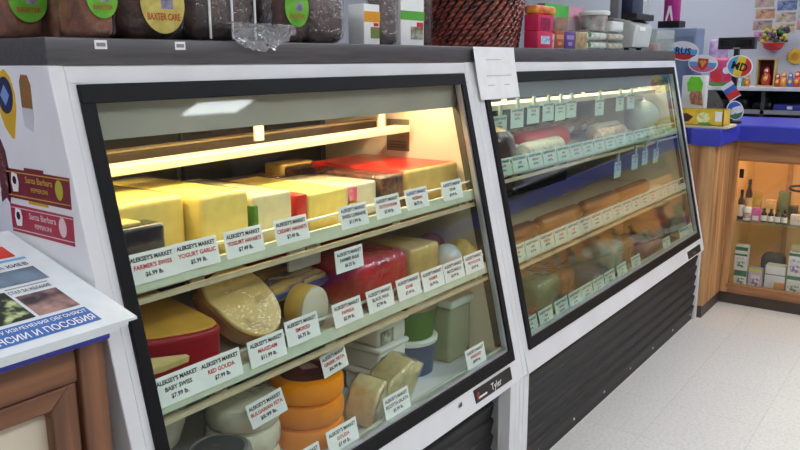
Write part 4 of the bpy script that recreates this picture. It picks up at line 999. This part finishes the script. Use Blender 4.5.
t = thing('chocolate_box', 'white carton with green top and brown sweets picture', 'carton', (3.215, -.048, ZK + .0125), 0)
MB().rbox(0, .05, -.062, .05, 0, .225, .003).build('box', wbx, t)
MB().prism([(.02, .15), (-.045, .15), (-.05, .19), (-.03, .222), (.01, .222), (.026, .19)], -.0012, -.0001, 'X').build('green_flash', mat('flash_green', (110, 206, 40), .5), t)
MB().prism([(.0, .09), (-.055, .085), (-.05, .13), (-.045, .152), (.005, .155), (.012, .13)], -.0016, -.0002, 'X').build('picture', mat('choc_pic', (134, 84, 60), .5, rgb2=(200, 150, 120), scale=50), t)
t = thing('plastic_cover', 'clear plastic lid leaning behind the yellow tray', 'plastic lid', (3.24, -.135, ZK + .0003), 0)
b = MB(); b.prism([(.0, 0), (-.075, 0), (-.05, .12), (-.0, .19), (.03, .19)], -.002, .0, 'X'); b.build('sheet', clearp, t, smooth=False)
# register with oval stickers
t = thing('cash_register', 'blue grey cash register housing behind the far case', 'cash register', (3.47, .17, ZK), 0)
MB().rbox(0, .15, -.15, .2, 0, .475, .012).build('housing', mat('reg_grey', (124, 140, 166), .5, var=.05), t)
MB().box(-.002, .001, -.135, .19, .04, .43).build('back_panel', mat('reg_panel', (112, 128, 154), .5), t)
def oval_sticker(name, label, x, y, z, ry, rz_, base, bands, text=None, tcol=None, tilt=0., extra=None):
    t = thing(name, label, 'sticker', (x, y, z), 0, 'oval country stickers', rot=(tilt, 0, 0))
    MB().prism(oval(0, 0, ry, rz_), -.0015, 0, 'X').build('rim', inkw, t)
    kk = .9
    pts = oval(0, 0, ry * kk, rz_ * kk, 48)
    for nm, f, m in bands:      # keep points inside a clip test by clamping
        MB().prism([f(p) for p in pts], -.0022, -.0016, 'X').build(nm, m, t)
    if text:
        b = MB(); b.text(text, rz_ * .95, LT(-.003, 0, -rz_ * .33), 0, ry * 1.5, bold=.03); b.build('lettering', tcol, t)
    if extra: extra(t)
    return t
swhite = mat('stk_white', (232, 234, 240), .4); sblue = mat('stk_blue', (60, 110, 200), .4); sred = mat('stk_red', (206, 50, 50), .4); scy = mat('stk_sky', (90, 170, 226), .4)
syel = mat('stk_yellow', (240, 206, 50), .4); sgrn = mat('stk_green', (70, 130, 90), .4)
inkdb = mat('ink_darkblue', (24, 36, 90), .5)
def clampz(lo, hi): return lambda p: (p[0], max(lo, min(hi, p[1])))
def clampy(lo, hi): return lambda p: (max(lo, min(hi, p[0])), p[1])
oval_sticker('country_sticker', 'white blue red oval sticker lettered RUS on the register', 3.4686, .083, 1.278, .080, .049, swhite,
             (('white_band', clampz(.012, 1), swhite), ('blue_band', clampz(-.014, .012), scy), ('red_band', clampz(-1, -.014), sred)), 'RUS', inkdb, tilt=R(6))
def eagle(t):
    MB().prism([(-.0, -.034), (-.024, -.012), (-.026, .026), (.026, .026), (.024, -.012)], -.003, -.0023, 'X').build('shield', sred, t)
    e = MB(); e.prism([(0, -.02), (-.006, -.006), (-.02, .014), (-.012, .012), (-.006, .02), (0, .012), (.006, .02), (.012, .012), (.02, .014), (.006, -.006)], -.0038, -.0031, 'X')
    e.build('bird', mat('stk_gold', (226, 170, 60), .4), t)
oval_sticker('country_sticker', 'oval sticker with a red shield and golden bird', 3.455, -.024, 1.213, .074, .046, swhite,
             (('white_band', clampz(.008, 1), swhite), ('blue_band', clampz(-.012, .008), scy), ('red_band', clampz(-1, -.012), mat('stk_pink', (206, 110, 140), .4))), None, None, tilt=R(4), extra=eagle)
# pole display with hanging stickers
t = thing('pole_display', 'black customer display on a slim pole', 'customer display', (3.47, -.178, ZK), 0)
MB().cyl(.05, 0, .012, n=24, bev=.003).build('base', black, t)
MB().box(-.012, .012, -.012, .012, .012, .37).build('pole', black, t)
MB().rbox(-.03, .03, -.085, .085, .362, .42, .004).build('housing', black, t)
MB().box(-.0312, -.0302, -.072, .072, .375, .408).build('screen', mat('screen_dark', (16, 18, 22), .15), t)
MB().box(-.0318, -.0303, -.02, .012, .364, .371).build('logo', inkgrey, t)
oval_sticker('country_sticker', 'blue yellow red oval sticker lettered MD on the display pole', 3.44, -.204, 1.2, .062, .054, swhite,
             (('blue_band', clampy(.02, 1), scy), ('yellow_band', clampy(-.02, .02), syel), ('red_band', clampy(-1, -.02), sred)), 'MD', inkb, tilt=R(14))
t = thing('flag_ribbon', 'white blue red flag ribbon below the MD sticker', 'flag', (3.44, -.172, 1.08), 0, rot=(R(-35), 0, 0))
b = MB().box(-.003, 0, -.03, .03, .02, .042).box(-.003, 0, -.03, .03, -.045, -.04); b.build('white_band', swhite, t)
MB().box(-.003, 0, -.03, .03, -.005, .02).build('blue_band', sblue, t); MB().box(-.003, 0, -.03, .03, -.04, -.005).build('red_band', sred, t)
oval_sticker('country_sticker', 'blue and green oval sticker lettered UZ low on the display pole', 3.44, -.20, .985, .040, .048, swhite,
             (('blue_band', clampz(.012, 1), sblue), ('white_band', clampz(-.012, .012), swhite), ('green_band', clampz(-1, -.012), sgrn)), 'UZ', inkw, tilt=R(-18))
t = thing('shopping_bag', 'magenta bag with a white figure standing in the black tray', 'bag', (3.545, .175, ZK + .482), R(90), None)
MB().rbox(-.036, .036, -.036, .046, .001, .2, .02).build('bag', mat('bag_purple', (176, 30, 130), .5, var=.15), t)
b = MB().prism([(-.02, .03), (-.012, .03), (.0, .075), (.012, .03), (.02, .03), (.007, .105), (-.007, .105)], .0462, .0472, 'Y'); b.build('white_figure', inkw, t)
t = thing('black_tray', 'shallow black tray on top of the register', 'tray', (3.545, .175, ZK + .4755), 0)
b = MB(); b.box(-.055, .055, -.055, .055, 0, .006)
b.box(-.055, -.047, -.055, .055, .006, .036).box(.047, .055, -.055, .055, .006, .036).box(-.047, .047, -.055, -.047, .006, .036).box(-.047, .047, .047, .055, .006, .036)
b.build('tray', black, t, bevel=.002)

# ------------------------------------------------------------------ shelf and toys on the end wall
t = thing('wall_shelf', 'long shelf with white front edge on the end wall', 'shelf', (4.895, -.6, 0))
MB().box(-.30, 0, -1.3, 1.6, 1.04, 1.064).build('shelf_board', mat('shelf_white', (206, 208, 214), .4), t, bevel=.002)
MB().box(-.28, 0, -1.3, 1.6, .895, .92).build('lower_board', mat('shelf_grey', (140, 142, 150), .5), t)
MB().box(-.02, 0, -1.3, 1.6, .0, 1.04).build('back_panel', mat('shelf_back', (62, 62, 70), .7), t)
for y in (-1.3, -.7, .5, 1.58): MB().box(-.28, -.02, y, y + .02, 0, 1.04).build('upright', mat('shelf_back', (62, 62, 70), .7), t)
def wbox(name, label, cat, x, y, z, w, d, h, m, group=None, r=.006, parts=()):
    t = thing(name, label, cat, (x, y, z), 0, group)
    MB().rbox(-d / 2, d / 2, -w / 2, w / 2, 0, h, r).build('body', m, t)
    for nm, pts, mm in parts: MB().prism(pts, -d / 2 - .0015, -d / 2 - .0002, 'X').build(nm, mm, t)
    return t
ZW = 1.0642
wbox('toy_pouch', 'pink toy packet with green foot on the wall shelf', 'toy', 4.68, .18, ZW, .15, .06, .18, mat('toy_pink', (206, 90, 140), .4, rgb2=(190, 50, 70), scale=14), None, .02,
     (('white_heart', oval(-.03, .1, .022, .022), swhite), ('red_spot', oval(.025, .055, .032, .032), sred), ('green_foot', [(.072, .004), (-.072, .004), (-.072, .025), (.072, .025)], mat('toy_green', (80, 140, 60), .5))))
wbox('purple_pouch', 'purple toy packet behind the register display', 'toy', 4.78, .24, ZW, .12, .05, .30, mat('toy_purple', (140, 110, 170), .5, rgb2=(200, 180, 200), scale=16), None, .02)
t = thing('framed_doll', 'red framed box with a painted doll inside', 'framed box', (4.70, -.085, ZW), 0)
b = MB().box(-.055, .02, .047, .056, 0, .175).box(-.055, .02, -.056, -.047, 0, .175).box(-.055, .02, -.047, .047, 0, .009).box(-.055, .02, -.047, .047, .166, .175); b.build('frame', mat('frame_gold', (196, 170, 110), .5), t)
MB().box(.013, .018, -.047, .047, .009, .166).build('backing', mat('frame_red', (110, 24, 30), .6), t)
dolls = [mat('doll_red', (196, 60, 40), .3, coat=.3), mat('doll_orange', (214, 130, 50), .3, coat=.3), mat('doll_blue', (70, 110, 170), .3, coat=.3), mat('doll_green', (70, 120, 60), .3, coat=.3)]
skin = mat('doll_face', (236, 204, 170), .4)
def doll(name, label, x, y, z, h, m, group=None):
    t = thing(name, label, 'nesting doll', (x, y, z), 0, group); r = h * .26
    MB().lathe([(r * .7, 0), (r * .95, h * .1), (r, h * .3), (r * .85, h * .52), (r * .6, h * .62), (r * .66, h * .76), (r * .5, h * .92), (.0001, h)], n=20).build('body', m, t)
    b = MB(); b.ball((-r * .42, 0, h * .77), r * .42, 12, 8, sz=1.05); b.build('face', skin, t)
    b = MB(); b.ball((-r * .62, 0, h * .34), r * .5, 12, 8, sz=1.2); b.build('apron', mat('doll_yellow', (232, 190, 70), .4), t)
    return t
doll('nesting_doll', 'painted nesting doll standing inside the red frame', 4.678, -.085, ZW + .0095, .115, dolls[0])
GN = 'small nesting dolls on the wall shelf'
for i, (y, h, k, lb) in enumerate(((-.155, .085, 0, 'small red nesting doll right of the framed box'), (-.19, .095, 1, 'small orange nesting doll between red and blue ones'), (-.228, .09, 2, 'small blue nesting doll right of the orange one'),
                                   (-.266, .10, 0, 'taller red nesting doll at the photo edge'), (-.30, .09, 1, 'orange nesting doll just beyond the photo edge'), (.02, .07, 1, 'tiny orange nesting doll left of the framed box'))):
    doll('nesting_doll', lb, 4.66, y, ZW, h, dolls[k], GN)
for i, (y, h, c, lb) in enumerate(((.065, .05, (196, 196, 190), 'tiny white figurine left of the framed box'), (.045, .06, (90, 130, 90), 'tiny green figurine left of the framed box'))):
    t = thing('figurine', lb, 'figurine', (4.66, y, ZW), 0, 'tiny figurines'); MB().lathe([(.014, 0), (.01, h * .4), (.006, h * .6), (.011, h * .75), (.0001, h)], n=14).build('body', mat('fig_%d' % i, c, .5), t)
t = thing('flower_basket', 'red basket of mixed flowers hung on the end wall', 'flower basket', (4.845, -.075, 1.29), 0)
MB().lathe([(.03, 0), (.055, .015), (.065, .045), (.05, .045), (.0001, .03)], n=20, sx=.7).build('basket', sred, t)
b = [MB(), MB(), MB()]
for i in range(34):
    k = i % 3; b[k].ball((random.uniform(-.03, .03), random.uniform(-.075, .075), random.uniform(.05, .135)), random.uniform(.010, .017), 8, 6)
for k, (nm, c) in enumerate((('green_leaves', (60, 110, 60)), ('yellow_flowers', (206, 180, 60)), ('dark_flowers', (70, 50, 90)))): b[k].build(nm, mat('fl_%d' % k, c, .6, var=.3), t)
MB().box(.03, .052, -.01, .01, .02, .06).build('hook', alu, t)
t = thing('sunflower', 'yellow sunflower ornament on the end wall', 'ornament', (4.8925, -.205, 1.25), 0)
b = MB(); n_ = 14
for i in range(n_):
    a = 2 * math.pi * i / n_; b.M = Matrix.Rotation(a, 4, 'X'); b.ball((0, 0, .034), .012, 8, 6, sx=.4, sz=1.5)
b.build('petals', mat('petal', (220, 180, 60), .6), t)
o = MB(); o.M = Matrix.Rotation(R(90), 4, 'Y'); o.cyl(.022, -.01, .008, n=18); o.build('centre', mat('sun_centre', (190, 130, 40), .6), t)
nc = [((196, 150, 150), (130, 150, 120), 'dull pink'), ((196, 160, 120), (170, 110, 100), 'sandy'), ((176, 150, 140), (140, 120, 110), 'brown'), ((190, 140, 170), (150, 100, 140), 'purple'), ((130, 140, 170), (70, 90, 130), 'blue'),
      ((196, 180, 160), (150, 130, 120), 'tan'), ((206, 186, 150), (180, 150, 120), 'pale yellow'), ((150, 180, 160), (110, 150, 130), 'green'), ((180, 190, 180), (140, 160, 150), 'grey green'), ((200, 150, 140), (150, 120, 110), 'rosy')]
k = 0
for ci, (yc, n0, zt) in enumerate(((.01, 4, 1.625), (-.125, 3, 1.60), (-.25, 3, 1.62))):
    for j in range(n0):
        a, b_, nm = nc[k]
        z = zt - j * .072 - .03
        t = thing('banknote', '%s banknote pinned to the end wall above the toys' % nm, 'banknote', (XW + .0004, yc - .01 * (ci == 0 and j % 2), z), 0, 'banknotes on the end wall')
        MB().box(-.001, 0, -.058, .058, -.031, .031).build('note', mat('note_%d' % k, a, .7, rgb2=b_, scale=30), t)
        MB().prism(oval(.02, 0, .018, .022), -.0016, -.0011, 'X').build('portrait', mat('note_p%d' % k, tuple(int(v * .7) for v in b_), .7, rgb2=a, scale=80), t)
        MB().box(-.0015, -.0011, -.052, -.014, .016, .024).build('numeral', mat('note_n%d' % k, tuple(int(v * .6) for v in a), .7), t)
        k += 1
GX = 'things on the dark lower shelf'
wbox('black_bag', 'black bag lying on the lower board left of the pole', 'bag', 4.72, .10, .9205, .2, .15, .075, black, GX, .03)
wbox('black_bag', 'black bag lying on the lower board under the framed doll', 'bag', 4.72, -.03 - .05, .9205, .12, .15, .05, black, GX, .02)
wbox('blue_box', 'flat blue carton on the lower board below the dolls', 'carton', 4.70, -.228, .9205, .16, .12, .035, mat('box_royal', (50, 60, 150), .5), GX, .004, (('white_label', [(-.03, .008), (.0, .008), (.0, .026), (-.03, .026)], swhite),))

t = thing('added_shelving', 'added unseen dark brown shelving that darkens the case glass reflections', 'shelving', (4.895, -2.9, 0))  # unseen shelving added so the case glass reflects something dark
sm = mat('shelving_brown', (74, 56, 46), .6, var=.2)
MB().box(-.03, 0, -2.0, .95, 0, 2.2).build('back_panel', sm, t)
for y in (-2.0, -1.02, -.04, .93): MB().box(-.38, -.03, y, y + .02, 0, 2.2).build('upright', sm, t)
for z in (.1, .6, 1.1, 1.6, 2.18): MB().box(-.375, -.03, -1.98, .93, z, z + .02).build('shelf_board', sm, t)

# ------------------------------------------------------------------ light and view
w = bpy.data.worlds.new('world'); SC.world = w; w.use_nodes = True
w.node_tree.nodes['Background'].inputs[0].default_value = (.8, .85, 1, 1); w.node_tree.nodes['Background'].inputs[1].default_value = .05
SC.view_settings.view_transform = 'Standard'; SC.view_settings.look = 'None'; SC.view_settings.gamma = 1; SC.view_settings.exposure = .46
SC.view_settings.use_curve_mapping = False
SC.cycles.transparent_max_bounces = 24; SC.cycles.max_bounces = 8; SC.cycles.diffuse_bounces = 4; SC.cycles.glossy_bounces = 4
SC.cycles.sample_clamp_indirect = 6
bpy.context.view_layer.update()
